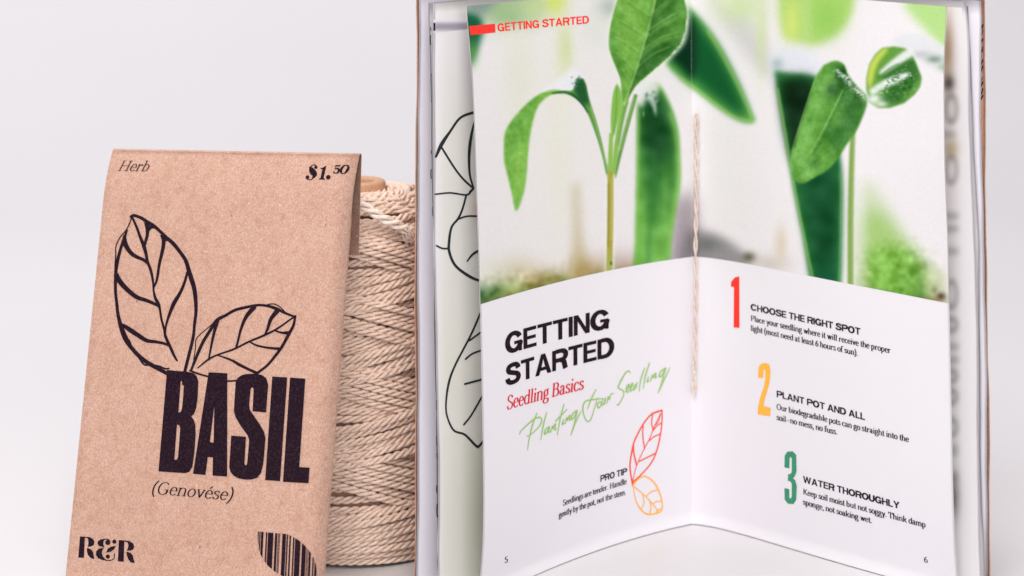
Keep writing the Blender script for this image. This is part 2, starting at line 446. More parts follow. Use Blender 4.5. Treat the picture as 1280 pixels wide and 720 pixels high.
# glyph: (advance, pen strokes, serif centres (x,y,halflength), dots (x,y,r))
G = {
 'a': (0.86, [arc(0.36, 0.62, 0.24, 0.35, 150, 0) + [(0.60, 0.15), (0.66, 0.03), (0.78, 0.06)], [(0.60, 0.58), (0.40, 0.52)] + arc(0.34, 0.26, 0.22, 0.25, 90, 270) + [(0.45, 0.03), (0.60, 0.2)]], [], [(0.17, 0.76, 0.08)]),
 'b': (0.95, [stem(0.18, 0.0, 1.5), [(0.18, 0.75)] + arc(0.44, 0.49, 0.32, 0.48, 130, -130) + [(0.18, 0.15)]], [(0.1, 1.5, 0.1)], []),
 'c': (0.78, [arc(0.45, 0.49, 0.33, 0.48, 55, 320)], [], [(0.64, 0.8, 0.09)]),
 'd': (0.97, [stem(0.76, 0.0, 1.5), [(0.76, 0.82)] + arc(0.45, 0.49, 0.32, 0.48, 50, 310) + [(0.76, 0.18)]], [(0.68, 1.5, 0.1), (0.84, 0.0, 0.08)], []),
 'e': (0.82, [[(0.14, 0.54), (0.72, 0.54)] + arc(0.43, 0.54, 0.29, 0.43, 5, 180) + arc(0.45, 0.46, 0.32, 0.45, 175, 320)], [], []),
 'f': (0.58, [stem(0.24, 0.0, 1.15) + arc(0.46, 1.2, 0.22, 0.3, 180, 60)], [(0.24, 0, 0.2), (0.27, 0.97, 0.24)], [(0.58, 1.42, 0.09)]),
 'g': (0.88, [arc(0.40, 0.64, 0.26, 0.34, 0, 360, 20), [(0.25, 0.36), (0.16, 0.22), (0.24, 0.1), (0.5, 0.05), (0.74, -0.02), (0.78, -0.2)] + arc(0.44, -0.24, 0.34, 0.22, 0, -180) + [(0.12, -0.1), (0.28, 0.06)], [(0.6, 0.9), (0.7, 1.0), (0.8, 1.0)]], [], []),
 'h': (1.0, [stem(0.2, 0, 1.5), [(0.2, 0.7)] + arc(0.5, 0.66, 0.28, 0.31, 150, 0) + [(0.78, 0.3), (0.78, 0)]], [(0.12, 1.5, 0.1), (0.2, 0, 0.2), (0.78, 0, 0.18)], []),
 'i': (0.48, [stem(0.24, 0, 0.97)], [(0.16, 0.97, 0.1), (0.24, 0, 0.2)], [(0.24, 1.35, 0.12)]),
 'k': (0.96, [stem(0.2, 0, 1.5), [(0.78, 0.95), (0.5, 0.62), (0.24, 0.42)], [(0.42, 0.58), (0.62, 0.3), (0.86, 0.0)]], [(0.12, 1.5, 0.1), (0.2, 0, 0.2), (0.8, 0.97, 0.16), (0.84, 0, 0.16)], []),
 'l': (0.48, [stem(0.24, 0, 1.5)], [(0.16, 1.5, 0.1), (0.24, 0, 0.2)], []),
 'm': (1.5, [stem(0.2, 0, 0.97), [(0.2, 0.7)] + arc(0.48, 0.66, 0.26, 0.31, 150, 0) + [(0.74, 0.3), (0.74, 0)], [(0.74, 0.7)] + arc(1.02, 0.66, 0.26, 0.31, 150, 0) + [(1.28, 0.3), (1.28, 0)]], [(0.12, 0.97, 0.1), (0.2, 0, 0.18), (0.74, 0, 0.18), (1.28, 0, 0.18)], []),
 'n': (1.0, [stem(0.2, 0, 0.97), [(0.2, 0.7)] + arc(0.5, 0.66, 0.28, 0.31, 150, 0) + [(0.78, 0.3), (0.78, 0)]], [(0.12, 0.97, 0.1), (0.2, 0, 0.18), (0.78, 0, 0.18)], []),
 'o': (0.88, [arc(0.44, 0.49, 0.33, 0.48, 0, 360, 22)], [], []),
 'p': (0.95, [stem(0.2, -0.5, 0.97), [(0.2, 0.78)] + arc(0.46, 0.49, 0.32, 0.48, 130, -130) + [(0.2, 0.18)]], [(0.12, 0.97, 0.1), (0.2, -0.5, 0.2)], []),
 'r': (0.72, [stem(0.2, 0, 0.97), [(0.2, 0.66), (0.32, 0.86), (0.48, 0.95), (0.6, 0.9)]], [(0.12, 0.97, 0.1), (0.2, 0, 0.2)], [(0.6, 0.84, 0.1)]),
 's': (0.7, [[(0.58, 0.8), (0.48, 0.94), (0.32, 0.97), (0.16, 0.86), (0.16, 0.68), (0.34, 0.54), (0.54, 0.42), (0.6, 0.24), (0.5, 0.06), (0.32, 0.02), (0.16, 0.08), (0.1, 0.24)]], [], []),
 't': (0.58, [[(0.26, 1.3), (0.26, 0.8), (0.26, 0.25), (0.32, 0.06), (0.44, 0.03), (0.56, 0.12)]], [(0.3, 0.97, 0.22)], []),
 'u': (1.0, [[(0.2, 0.97), (0.2, 0.4)] + arc(0.46, 0.32, 0.26, 0.3, 180, 300) + [(0.76, 0.25)], stem(0.78, 0, 0.97)], [(0.12, 0.97, 0.1), (0.7, 0.97, 0.1), (0.86, 0, 0.08)], []),
 'v': (0.86, [[(0.14, 0.97), (0.30, 0.5), (0.45, 0.02)], [(0.45, 0.02), (0.60, 0.5), (0.74, 0.97)]], [(0.16, 0.97, 0.16), (0.74, 0.97, 0.14)], []),
 'w': (1.25, [[(0.14, 0.97), (0.28, 0.5), (0.40, 0.02)], [(0.40, 0.02), (0.52, 0.5), (0.64, 0.95)], [(0.62, 0.95), (0.76, 0.5), (0.86, 0.02)], [(0.86, 0.02), (1.0, 0.5), (1.12, 0.97)]], [(0.16, 0.97, 0.16), (1.12, 0.97, 0.13)], []),
 'y': (0.86, [[(0.14, 0.97), (0.30, 0.5), (0.45, 0.05)], [(0.76, 0.97), (0.58, 0.45), (0.40, -0.2), (0.26, -0.42)]], [(0.16, 0.97, 0.16), (0.76, 0.97, 0.14)], [(0.20, -0.42, 0.1)]),
 'B': (1.12, [stem(0.24, 0, 1.45), [(0.24, 1.43), (0.5, 1.43)] + arc(0.56, 1.1, 0.30, 0.33, 90, -90) + [(0.24, 0.77)], [(0.56, 0.77)] + arc(0.60, 0.39, 0.36, 0.38, 90, -90) + [(0.24, 0.02)]], [(0.14, 1.45, 0.12), (0.14, 0, 0.12)], []),
 'G': (1.25, [arc(0.64, 0.72, 0.50, 0.74, 50, 330) + [(1.06, 0.5)], stem(1.02, 0.1, 0.6)], [(1.0, 0.62, 0.2)], [(0.98, 1.22, 0.06)]),
 'H': (1.4, [stem(0.26, 0, 1.45), stem(1.1, 0, 1.45), [(0.26, 0.75), (0.7, 0.75), (1.1, 0.75)]], [(0.26, 0, 0.22), (0.26, 1.45, 0.22), (1.1, 0, 0.22), (1.1, 1.45, 0.22)], []),
 'K': (1.25, [stem(0.24, 0, 1.45), [(1.0, 1.4), (0.6, 0.95), (0.28, 0.62)], [(0.5, 0.86), (0.8, 0.4), (1.1, 0)]], [(0.24, 0, 0.2), (0.24, 1.45, 0.2), (1.0, 1.45, 0.18), (1.08, 0, 0.18)], []),
 'O': (1.25, [arc(0.62, 0.72, 0.50, 0.74, 0, 360, 24)], [], []),
 'P': (1.05, [stem(0.24, 0, 1.45), [(0.24, 1.43), (0.5, 1.43)] + arc(0.56, 1.05, 0.34, 0.38, 90, -90) + [(0.24, 0.67)]], [(0.24, 0, 0.2), (0.14, 1.45, 0.12)], []),
 'S': (0.98, [[(0.80, 1.15), (0.70, 1.38), (0.48, 1.46), (0.24, 1.36), (0.16, 1.12), (0.28, 0.9), (0.54, 0.74), (0.80, 0.56), (0.86, 0.3), (0.72, 0.06), (0.46, 0.0), (0.24, 0.08), (0.14, 0.36)]], [], []),
 'T': (1.15, [stem(0.57, 0, 1.45), [(0.08, 1.1), (0.10, 1.43), (0.57, 1.43), (1.04, 1.43), (1.06, 1.1)]], [(0.57, 0, 0.22)], []),
 '6': (0.86, [[(0.66, 1.4), (0.36, 1.15), (0.16, 0.75), (0.14, 0.42)] + arc(0.44, 0.40, 0.30, 0.40, 180, -180, 20)], [], []),
 '5': (0.82, [[(0.24, 1.4), (0.68, 1.4)], [(0.24, 1.4), (0.20, 0.78)] , [(0.20, 0.78)] + arc(0.38, 0.42, 0.30, 0.42, 100, -120)], [], [(0.16, 0.2, 0.1)]),
 '.': (0.42, [], [], [(0.2, 0.09, 0.12)]),
 ',': (0.42, [[(0.26, 0.06), (0.24, -0.1), (0.14, -0.26)]], [], [(0.2, 0.09, 0.12)]),
 '(': (0.55, [[(0.46, 1.6), (0.24, 1.15), (0.16, 0.6), (0.24, 0.05), (0.46, -0.4)]], [], []),
 ')': (0.55, [[(0.09, 1.6), (0.31, 1.15), (0.39, 0.6), (0.31, 0.05), (0.09, -0.4)]], [], []),
 '-': (1.1, [[(0.05, 0.5), (0.5, 0.5), (1.05, 0.5)]], [], []),
 ' ': (0.42, [], [], []),
}


def serif(text, thick=0.20, thin=0.07, serifs=True, gap=0.0):
    shapes, x = [], 0.0
    for ch in text:
        accent = ch == 'é'
        adv, strokes, ser, dots = G['e' if accent else ch]
        if accent: strokes = strokes + [[(0.36, 1.18), (0.46, 1.32), (0.58, 1.46)]]
        for st in strokes:
            P = np.array(st, float) + (x, 0)
            keep = np.r_[True, np.linalg.norm(np.diff(P, axis=0), axis=1) > 1e-4]
            P = smooth_line(P[keep], 3)
            d = np.gradient(P, axis=0)
            ang = np.abs(d[:, 1]) / np.maximum(np.linalg.norm(d, axis=1), 1e-9)
            shapes.append(strip(P, thin + (thick - thin) * ang ** 1.5, caps=False))
        if serifs:
            for sx, sy, hl in ser:
                y = sy - thin * 0.5 if sy > 0.3 else sy + thin * 0.5
                P = np.array([(x + sx - hl, y), (x + sx + hl, y)])
                shapes.append(strip(P, np.full(2, thin * 1.1), caps=False))
        for dx, dy, r in dots:
            a = np.linspace(0, 2 * np.pi, 10, endpoint=False)
            shapes.append((np.column_stack([x + dx + r * np.cos(a), dy + r * np.sin(a)]), [list(range(10))]))
        x += adv + gap
    return shapes, x, 1.45


# ------------------------------------------------------------------ twine (three plies twisted round a centre line)
def ply_mesh(C, r, pitch, plies=3, closed=False, sides=5, phase=0.0):
    """C: centre line (n,3). Returns verts and quad faces of the plies."""
    n = len(C)
    if closed:
        T = np.roll(C, -1, 0) - np.roll(C, 1, 0)
        seg = np.linalg.norm(np.roll(C, -1, 0) - C, axis=1)
        s = np.r_[0, np.cumsum(seg)[:-1]]
        tot = seg.sum()
        turns = max(1, round(tot / pitch))
        ph = -s / tot * turns * 2 * np.pi
    else:
        T = np.gradient(C, axis=0)
        s = np.r_[0, np.cumsum(np.linalg.norm(np.diff(C, axis=0), axis=1))]
        ph = -s / pitch * 2 * np.pi
    T /= np.linalg.norm(T, axis=1, keepdims=True)
    up = np.array([0, 0, 1.0]) if abs(T[:, 2]).mean() < 0.8 else np.array([1.0, 0, 0])
    A = np.cross(up, T); A /= np.linalg.norm(A, axis=1, keepdims=True)
    B = np.cross(T, A)
    rp, ro = r * 0.50, r * 0.56
    Vs, Fs, off = [], [], 0
    ang = np.linspace(0, 2 * np.pi, sides, endpoint=False)
    for k in range(plies):
        p = ph + phase + 2 * np.pi * k / plies
        c = C + ro * (np.cos(p)[:, None] * A + np.sin(p)[:, None] * B)
        ring = c[:, None, :] + rp * (np.cos(ang)[None, :, None] * A[:, None, :] + np.sin(ang)[None, :, None] * B[:, None, :])
        Vs.append(ring.reshape(-1, 3))
        m = n if closed else n - 1
        i = np.arange(m)[:, None]; j = np.arange(sides)[None, :]
        i2, j2 = (i + 1) % n, (j + 1) % sides
        Fs.append(np.stack(np.broadcast_arrays(i * sides + j, i2 * sides + j, i2 * sides + j2, i * sides + j2), -1).reshape(-1, 4) + off)
        off += n * sides
    return np.vstack(Vs), np.vstack(Fs)


def join(parts):
    Vs, Fs, off = [], [], 0
    for v, f in parts:
        Vs.append(v); Fs.append(f + off); off += len(v)
    return np.vstack(Vs), np.vstack(Fs)


# ================================================================== SEED PACKET
SP_C = np.array([-0.0567, 0.872])     # spool axis
SP_R = 0.0340
hdir = np.array([7340.0, -3000.0, 293.0]); hdir /= np.linalg.norm(hdir)          # to the packet's right
vdir = np.array([512.0, 2150.0, 8594.0])
vdir -= hdir * vdir.dot(hdir); vdir /= np.linalg.norm(vdir)                      # up the packet
ndir = np.cross(hdir, vdir)                                                      # towards the viewer


class Packet:
    """Flat front panel; its top rolls over backwards round a small radius."""
    def __init__(self):
        nh = np.array([-3000.0, -7340.0]) / math.hypot(3000, 7340)
        r = ray(293, 190)
        Y = ((SP_C @ nh) + SP_R + 0.0105) / (r[0] * nh[0] + nh[1])
        self.M = np.array([0, 0, CAMH]) + r * Y
        self.O = self.M.copy()
        tl, tr = self.hit(135.5, 187), self.hit(444.5, 192.2)
        self.W = (tr - tl) @ hdir
        self.O = tl + vdir * (((tr - tl) @ vdir) / 2)
        zl = min((self.O)[2], (self.O + hdir * self.W)[2])
        self.L = (zl - 0.0004) / vdir[2]             # down to the table
        self.R = 0.0010                              # fold radius
        self.vt = self.L - 0.018                     # above this the panel leans back towards its fold
        self.B = 0.0030

    def hit(self, px, py):
        r = ray(px, py); c = np.array([0, 0, CAMH])
        return c + r * (((self.O if hasattr(self, 'O') else self.M) - c) @ ndir / (r @ ndir))

    def px2uv(self, P):
        P = np.asarray(P, float)
        R = np.column_stack([(P[:, 0] - 640) / FPX, np.ones(len(P)), -(P[:, 1] - HZ) / FPX])
        c = np.array([0, 0, CAMH])
        t = ((self.O - c) @ ndir) / (R @ ndir)
        X = c + R * t[:, None] - self.O
        return np.column_stack([X @ hdir, self.L + X @ vdir])

    def at(self, uv, off=0.0):
        """u to the right, v up from the bottom edge; above vt the sheet bends back."""
        u, v = uv[:, 0], uv[:, 1]
        t = np.clip((v - self.vt) / 0.018, 0, None)
        sl = 2 * self.B * t / 0.018
        c_ = 1 / np.sqrt(1 + sl * sl)
        vv = v + off * sl * c_
        nn = -self.B * t * t + off * c_
        return self.O + u[:, None] * hdir + (vv - self.L)[:, None] * vdir + nn[:, None] * ndir


PK = Packet()
base = PK.at(np.array([[PK.W / 2, 0.0]]))[0]; base[2] = 0
packet = empty('seed_packet', base)
tag(packet, 'brown kraft paper seed packet with black leaf drawing leaning against the twine spool', 'seed packet')
TH = 0.00035
amax = math.radians(150)
us = np.linspace(0, PK.W, 14)
vs = np.r_[np.linspace(0, PK.vt, 30), np.linspace(PK.vt, PK.L, 12)[1:]]
uu, vv = np.meshgrid(us, vs, indexing='ij')
UV = np.column_stack([uu.ravel(), vv.ravel()])
fr = PK.at(UV, 0.0).reshape(len(us), len(vs), 3)
bk = PK.at(UV, -TH).reshape(len(us), len(vs), 3)
V, F = sheet(fr, bk)
front = link_mesh('front_panel', V, F, M_KRAFT, packet, base, smooth=False)
# back panel just behind the front one, a sealed pouch
d = 0.0022
uvb = np.column_stack([uu.ravel(), np.minimum(vv.ravel(), PK.vt) * 0.97])
rim = np.minimum(np.minimum(uvb[:, 0], PK.W - uvb[:, 0]) / 0.008, 1.0)
b1 = PK.at(uvb, 0) - ndir * (0.0004 + d * np.clip(rim, 0, 1))[:, None]
b2 = b1 - ndir * TH
V, F = sheet(b1.reshape(len(us), len(vs), 3)[:, :30], b2.reshape(len(us), len(vs), 3)[:, :30])
link_mesh('back_panel', V, F, M_KRAFT, packet, base)
# the flap: rest of the roll, then hanging straight down behind
sl = 2 * PK.B / 0.018
a0, a1 = math.atan(sl), math.radians(174)
tops = []
for a in np.linspace(a0, a1, 12):
    tops.append(np.array([0, PK.R * (math.sin(a) - math.sin(a0)), -PK.B - PK.R * (math.cos(a0) - math.cos(a))]))
endd = np.array([0, math.cos(a1), -math.sin(a1)])
for s in np.linspace(0, 0.0335, 8)[1:]:
    tops.append(tops[11] + endd * s)
tops = np.array(tops)
g = PK.O + us[:, None, None] * hdir + tops[None, :, 1, None] * vdir + tops[None, :, 2, None] * ndir
dt = np.gradient(tops, axis=0); dt /= np.linalg.norm(dt, axis=1, keepdims=True)
nn = np.stack([np.zeros(len(dt)), dt[:, 2], -dt[:, 1]], 1)
g2 = g + TH * (nn[None, :, 1, None] * vdir + nn[None, :, 2, None] * ndir)
V, F = sheet(g, g2)
link_mesh('back_flap', V, F, M_KRAFT, packet, base)


def zc(pts, ox, oy, s): return [(ox + p[0] / s, oy + p[1] / s) for p in pts]


# leaf drawing
ik = Ink(PK)
def S(ox, oy, s):
    def f(pts, w): ik.stroke_px(zc(pts, ox, oy, s), w / s if np.isscalar(w) else [x / s for x in w], 5)
    return f
q3, q4, q5 = S(130, 260, 9), S(130, 330, 9), S(130, 400, 9)
q3([(315, 95), (290, 170), (250, 250), (190, 320), (150, 390), (133, 450), (133, 520), (128, 620), (128, 720)], [16, 14, 14, 14, 14, 14, 16, 24])
q3([(262, 250), (225, 350), (185, 470), (155, 590), (134, 720), (130, 850), (133, 970), (146, 1080), (156, 1180), (180, 1290), (215, 1400), (250, 1480), (300, 1560), (380, 1650), (470, 1725), (570, 1785), (670, 1840), (770, 1895), (840, 1930)],
   [18, 34, 34, 38, 38, 36, 34, 36, 38, 46, 58, 60, 46, 46, 46, 48, 42, 44, 40])
q3([(232, 320), (235, 390), (270, 460), (320, 520), (380, 555), (440, 580), (492, 620)], [40, 58, 50, 46, 40, 36, 32])
q3([(322, 110), (370, 220), (410, 330), (450, 430), (475, 520), (490, 600), (530, 710), (553, 830), (560, 930), (578, 1010), (612, 1080), (632, 1150), (645, 1240), (680, 1370), (695, 1450), (745, 1560), (790, 1660), (824, 1718)],
   [26, 30, 34, 44, 36, 34, 32, 26, 24, 32, 40, 26, 26, 28, 34, 34, 30, 20])
q3([(300, 98), (340, 84), (420, 112), (490, 158), (560, 200), (640, 270), (700, 330), (780, 400), (860, 500), (920, 590), (955, 700), (985, 800), (1015, 900), (1030, 1010), (1036, 1110), (1034, 1200), (1020, 1300), (1010, 1420), (988, 1530), (960, 1640), (930, 1760), (902, 1880), (895, 1980)],
   [26, 34, 36, 40, 40, 36, 40, 44, 40, 44, 48, 54, 50, 46, 40, 36, 34, 34, 36, 36, 36, 34, 34])
q3([(490, 190), (492, 250), (485, 320), (465, 390), (452, 440)], [60, 46, 36, 34, 30])
ik.poly_px(zc([(450, 160), (520, 190), (590, 232), (540, 232), (510, 262), (470, 240)], 130, 260, 9))
q3([(672, 330), (670, 420), (650, 520), (622, 640), (608, 740), (590, 830), (556, 905)], [46, 42, 38, 32, 30, 26, 18])
ik.poly_px(zc([(630, 300), (700, 320), (730, 372), (690, 372), (650, 360)], 130, 260, 9))
q4([(942, 80), (910, 200), (860, 320), (790, 440), (740, 560), (700, 690), (688, 800)], [24, 32, 36, 46, 34, 24, 20])
q4([(142, 110), (180, 195), (260, 285), (370, 372), (480, 410), (615, 468)], [40, 58, 52, 48, 40, 34])
q5([(220, 60), (300, 115), (390, 175), (480, 230), (580, 245), (680, 265), (745, 295)], [40, 54, 50, 44, 34, 30, 26])
q5([(285, 220), (330, 330), (400, 430), (455, 502), (540, 505), (620, 520), (690, 548), (730, 545)], [12, 18, 22, 20, 18, 20, 20, 18])
q6 = S(230, 370, 6.547)
q6([(60, 608), (90, 530), (150, 390), (210, 290), (270, 200), (340, 160), (420, 115), (520, 90), (600, 75), (680, 80), (760, 105), (830, 140), (912, 172)], [18, 24, 26, 26, 30, 24, 24, 22, 20, 22, 26, 20, 18])
q6([(80, 520), (95, 430), (100, 355), (150, 300), (240, 225)], 8)
q6([(690, 68), (740, 66), (790, 92), (835, 140)], 9)
q6([(912, 165), (897, 240), (860, 310), (800, 420), (740, 500), (680, 570), (600, 632)], [20, 22, 26, 24, 22, 20, 22])
q6([(600, 632), (530, 600), (450, 560), (390, 525), (280, 485)], [26, 22, 24, 18, 10])
q6([(115, 588), (200, 520), (280, 480), (410, 435), (530, 375), (650, 325), (760, 270), (892, 178)], [10, 16, 14, 16, 16, 18, 16, 14])
q6([(275, 205), (245, 310), (222, 420), (203, 522)], [30, 24, 18, 14])
q6([(575, 92), (510, 170), (468, 270), (440, 380), (425, 430)], [40, 30, 22, 18, 16])
q6([(765, 120), (712, 190), (685, 270), (658, 326)], [40, 30, 22, 14])
q6([(745, 283), (800, 300), (855, 302)], [14, 18, 30])
q6([(540, 376), (600, 405), (700, 425), (790, 432)], [12, 16, 18, 24])
q6([(50, 610), (120, 637), (210, 662)], 15)
q6([(350, 697), (400, 695), (445, 690)], 14)
ik.build('printed_leaf_drawing', M_INK, front, base)

# BASIL
ik = Ink(PK, 1.9e-4)
Z7 = (190, 450, 4.5)
ik.poly_px(zc([(86, 56), (150, 62), (205, 67), (235, 74), (252, 90), (262, 118), (259, 200), (251, 268), (238, 302), (222, 318), (235, 334), (245, 364), (247, 420), (240, 520), (229, 598), (212, 628), (190, 636), (110, 631), (38, 626)], *Z7),
           [zc([(163, 118), (175, 121), (181, 136), (177, 200), (171, 268), (165, 290), (150, 297)], *Z7), zc([(142, 362), (155, 366), (160, 385), (148, 545), (142, 560), (127, 562)], *Z7)])
ik.poly_px(zc([(320, 69), (425, 75), (424, 655), (342, 650), (344, 548), (315, 545), (302, 646), (232, 640)], *Z7), [zc([(352, 255), (348, 465), (327, 462)], *Z7)])
ik.poly_px(zc([(643, 295), (567, 288), (573, 165), (570, 155), (560, 155), (556, 165), (548, 250), (552, 282), (575, 315), (610, 365), (632, 405), (640, 440), (635, 500), (628, 580), (615, 635), (592, 663), (560, 672), (530, 673), (490, 666), (460, 650), (442, 628), (436, 600), (447, 425), (530, 432), (522, 580), (525, 592), (532, 592), (537, 580), (548, 450), (540, 425), (500, 370), (472, 322), (462, 290), (465, 230), (472, 125), (484, 100), (505, 86), (530, 79), (580, 77), (620, 84), (645, 104), (655, 140)], *Z7))
ik.poly_px(zc([(678, 93), (762, 98), (722, 681), (638, 675)], *Z7))
ik.poly_px(zc([(778, 99), (864, 105), (830, 602), (888, 606), (882, 693), (738, 685)], *Z7))
ik.build('printed_name', M_INK, front, base)

# small lettering
ik = Ink(PK, 1.0e-4)
ik.text(*serif('Herb', 0.15, 0.06), (145, 213.3), (183.5, 213.8), 13.2, 0.26)
ik.build('printed_kind', M_INK, front, base)
ik = Ink(PK, 1.0e-4)
ik.text(*serif('(Genovése)', 0.15, 0.06), (188, 616.6), (290.5, 625.8), 15.2, 0.2)
ik.build('printed_variety', M_INK, front, base)
ik = Ink(PK, 1.0e-4)
Z8 = (360, 180, 8)
ik.stroke_px(zc([(204, 232), (222, 262), (248, 296), (250, 318), (236, 338)], *Z8), [x / 8 for x in (28, 56, 58, 38, 14)])
ik.disc_px((360 + 258 / 8, 180 + 228 / 8), 17 / 8); ik.disc_px((360 + 184 / 8, 180 + 330 / 8), 19 / 8)
ik.stroke_px(zc([(204, 238), (214, 212), (240, 204), (268, 218)], *Z8), 1.1)
ik.stroke_px(zc([(176, 344), (206, 356), (236, 345), (252, 320)], *Z8), 1.1)
ik.stroke_px(zc([(246, 197), (243, 206)], *Z8), 0.9)
ik.poly_px(zc([(306, 238), (330, 230), (362, 211), (346, 340), (362, 346), (360, 355), (298, 353), (299, 345), (314, 340), (326, 246), (306, 246)], *Z8))
ik.disc_px((360 + 392 / 8, 180 + 330 / 8), 23 / 8)
ik.stroke_px(zc([(456, 214), (475, 212), (497, 210)], *Z8), 1.8)
ik.stroke_px(zc([(457, 214), (450, 246)], *Z8), 0.6)
ik.stroke_px(zc([(450, 246), (478, 240), (492, 260), (480, 284), (458, 290), (440, 284)], *Z8), [0.9, 2.0, 3.1, 2.0, 1.0, 0.9])
ik.disc_px((360 + 444 / 8, 180 + 279 / 8), 1.1)
ik.stroke_px(zc([(560, 208), (538, 212), (518, 240), (512, 268), (524, 289), (540, 292)], *Z8), [0.8, 1.8, 3.1, 3.1, 1.6, 0.8])
ik.stroke_px(zc([(554, 207), (574, 212), (584, 232), (572, 264), (552, 288), (534, 292)], *Z8), [0.8, 1.8, 3.1, 3.1, 1.7, 0.8])
ik.build('printed_price', M_INK, front, base)

# leaf monogram R&R
ik = Ink(PK, 1.0e-4)
ZR = (80, 660, 11.636)
for dx, dy in ((0, 0),):
    ik.poly_px(zc([(235, 124), (306, 126), (292, 433), (210, 429)], *ZR))
    ik.poly_px(zc([(306, 126), (375, 132), (425, 160), (446, 205), (432, 250), (395, 268), (345, 274), (353, 250), (358, 200), (351, 160), (335, 142), (306, 140)], *ZR))
    ik.poly_px(zc([(338, 288), (395, 310), (425, 350), (433, 400), (444, 452), (390, 436), (350, 392), (335, 340)], *ZR))
    ik.poly_px(zc([(800, 174), (880, 180), (870, 491), (785, 484)], *ZR))
    ik.poly_px(zc([(880, 180), (950, 190), (1005, 220), (1026, 265), (1010, 310), (975, 326), (912, 330), (930, 300), (940, 245), (925, 208), (880, 194)], *ZR))
    ik.poly_px(zc([(908, 345), (970, 360), (1005, 400), (1014, 450), (1032, 507), (972, 500), (935, 450), (915, 390)], *ZR))
ik.poly_px(zc([(610, 155), (540, 165), (496, 190), (488, 225), (510, 260), (590, 282), (575, 235), (575, 198), (596, 170)], *ZR))
ik.stroke_px(zc([(600, 160), (640, 164), (665, 185)], *ZR), 1.2)
ik.disc_px((80 + 640 / 11.636, 660 + 210 / 11.636), 3.2)
ik.poly_px(zc([(590, 285), (510, 300), (470, 340), (466, 390), (500, 440), (560, 465), (650, 476), (600, 452), (562, 405), (553, 350), (570, 305)], *ZR))
ik.stroke_px(zc([(610, 470), (680, 470), (728, 440), (738, 370)], *ZR), 1.1)
ik.disc_px((80 + 640 / 11.636, 660 + 415 / 11.636), 2.6)
ik.poly_px(zc([(758, 260), (690, 270), (640, 300), (613, 357), (680, 346), (730, 310)], *ZR))
ik.disc_px((80 + 735 / 11.636, 660 + 198 / 11.636), 2.6)
ik.build('printed_monogram', M_INK, front, base)

# leaf-shaped bar pattern
ik = Ink(PK, 1.0e-4)
ZB = (310, 655, 11.07)
topc = smooth_line([(135, 102), (340, 122), (540, 142), (640, 185), (750, 258), (860, 370), (930, 480), (968, 600), (978, 720), (975, 860)], 6)
botc = smooth_line([(135, 104), (142, 230), (165, 350), (200, 440), (265, 540), (340, 612), (430, 680), (530, 730), (650, 775), (800, 820), (900, 845), (975, 862)], 6)
bars = [(136, 152), (160, 176), (184, 218), (250, 270), (280, 356), (378, 410), (420, 430), (437, 447), (480, 532), (541, 560), (579, 602), (630, 650), (660, 736), (757, 815), (824, 834), (842, 850), (858, 886), (912, 930), (944, 974)]
sl = -0.045
for x0, x1 in bars:
    a = []
    for x in np.linspace(x0, x1, 4):
        y = np.interp(x, topc[:, 0], topc[:, 1]); a.append((x + sl * (y - 105), y))
    for x in np.linspace(x1, x0, 4):
        y = np.interp(x, botc[:, 0], botc[:, 1]); y = max(y, np.interp(x, topc[:, 0], topc[:, 1]) + 4); a.append((x + sl * (y - 105), y))
    ik.poly_px(zc(a, *ZB))
ik.build('printed_bar_leaf', M_INK, front, base)

# ================================================================== TWINE SPOOL
spool = empty('twine_spool', (SP_C[0], SP_C[1], 0))
tag(spool, 'fat spool of cream cotton twine behind the seed packet, loose end near its top', 'twine spool')
sb = (SP_C[0], SP_C[1], 0)
ZT = 0.1245
TR = 0.00147


def prof_r(z):
    r = SP_R
    if z > ZT - 0.012: r -= 0.0095 * ((z - ZT + 0.012) / 0.012) ** 2
    if z < 0.016: r -= 0.0022 * ((0.016 - z) / 0.014) ** 2
    return r + 0.0006 * math.sin(z * 170)


parts = []
z, k = 0.0022, 0
th = np.linspace(0, 2 * np.pi, 230, endpoint=False)
th_v = math.radians(-62)                   # the side one sees between packet and booklet
band_sl, band_n, band_k = 0.02, 2, 0
while z < ZT:
    if band_k >= band_n:
        band_k = 0
        band_n = random.choice([4, 5, 5, 6])
        band_sl = -random.uniform(0.17, 0.23) if band_sl > 0 else random.uniform(0.30, 0.38)
    near_end = min(1.0, (z - 0.004) / 0.02, (ZT + 0.001 - z) / 0.014)
    slope = band_sl * max(0.1, near_end)
    lay = random.choice([0, 0, 0.0007, 0.0011]) * near_end
    w1, w2 = random.uniform(0, 6.28), random.uniform(0, 6.28)
    zz = np.maximum(z - SP_R * slope * np.sin(th - th_v) + 0.0003 * np.sin(3 * th + w1), 0.0017)
    rr = np.array([prof_r(q) for q in np.clip(zz, 0.0015, ZT)]) + lay + 0.0003 * np.sin(2 * th + w2)
    C = np.column_stack([SP_C[0] + rr * np.cos(th), SP_C[1] + rr * np.sin(th), zz])
    parts.append(ply_mesh(C, TR * random.uniform(0.94, 1.06), 0.0098, closed=True, phase=random.uniform(0, 6)))
    z += 0.00264 + random.uniform(-0.0002, 0.0003)
    band_k += 1
    k += 1
for z in np.arange(0.0040, ZT - 0.002, 0.0026):           # the layer underneath, seen in the gaps
    rr = np.array([prof_r(z)] * len(th)) - 0.0017
    C = np.column_stack([SP_C[0] + rr * np.cos(th), SP_C[1] + rr * np.sin(th), z + rr * 0.06 * np.sin(th + z * 300)])
    parts.append(ply_mesh(C, TR, 0.0098, closed=True, phase=random.uniform(0, 6)))
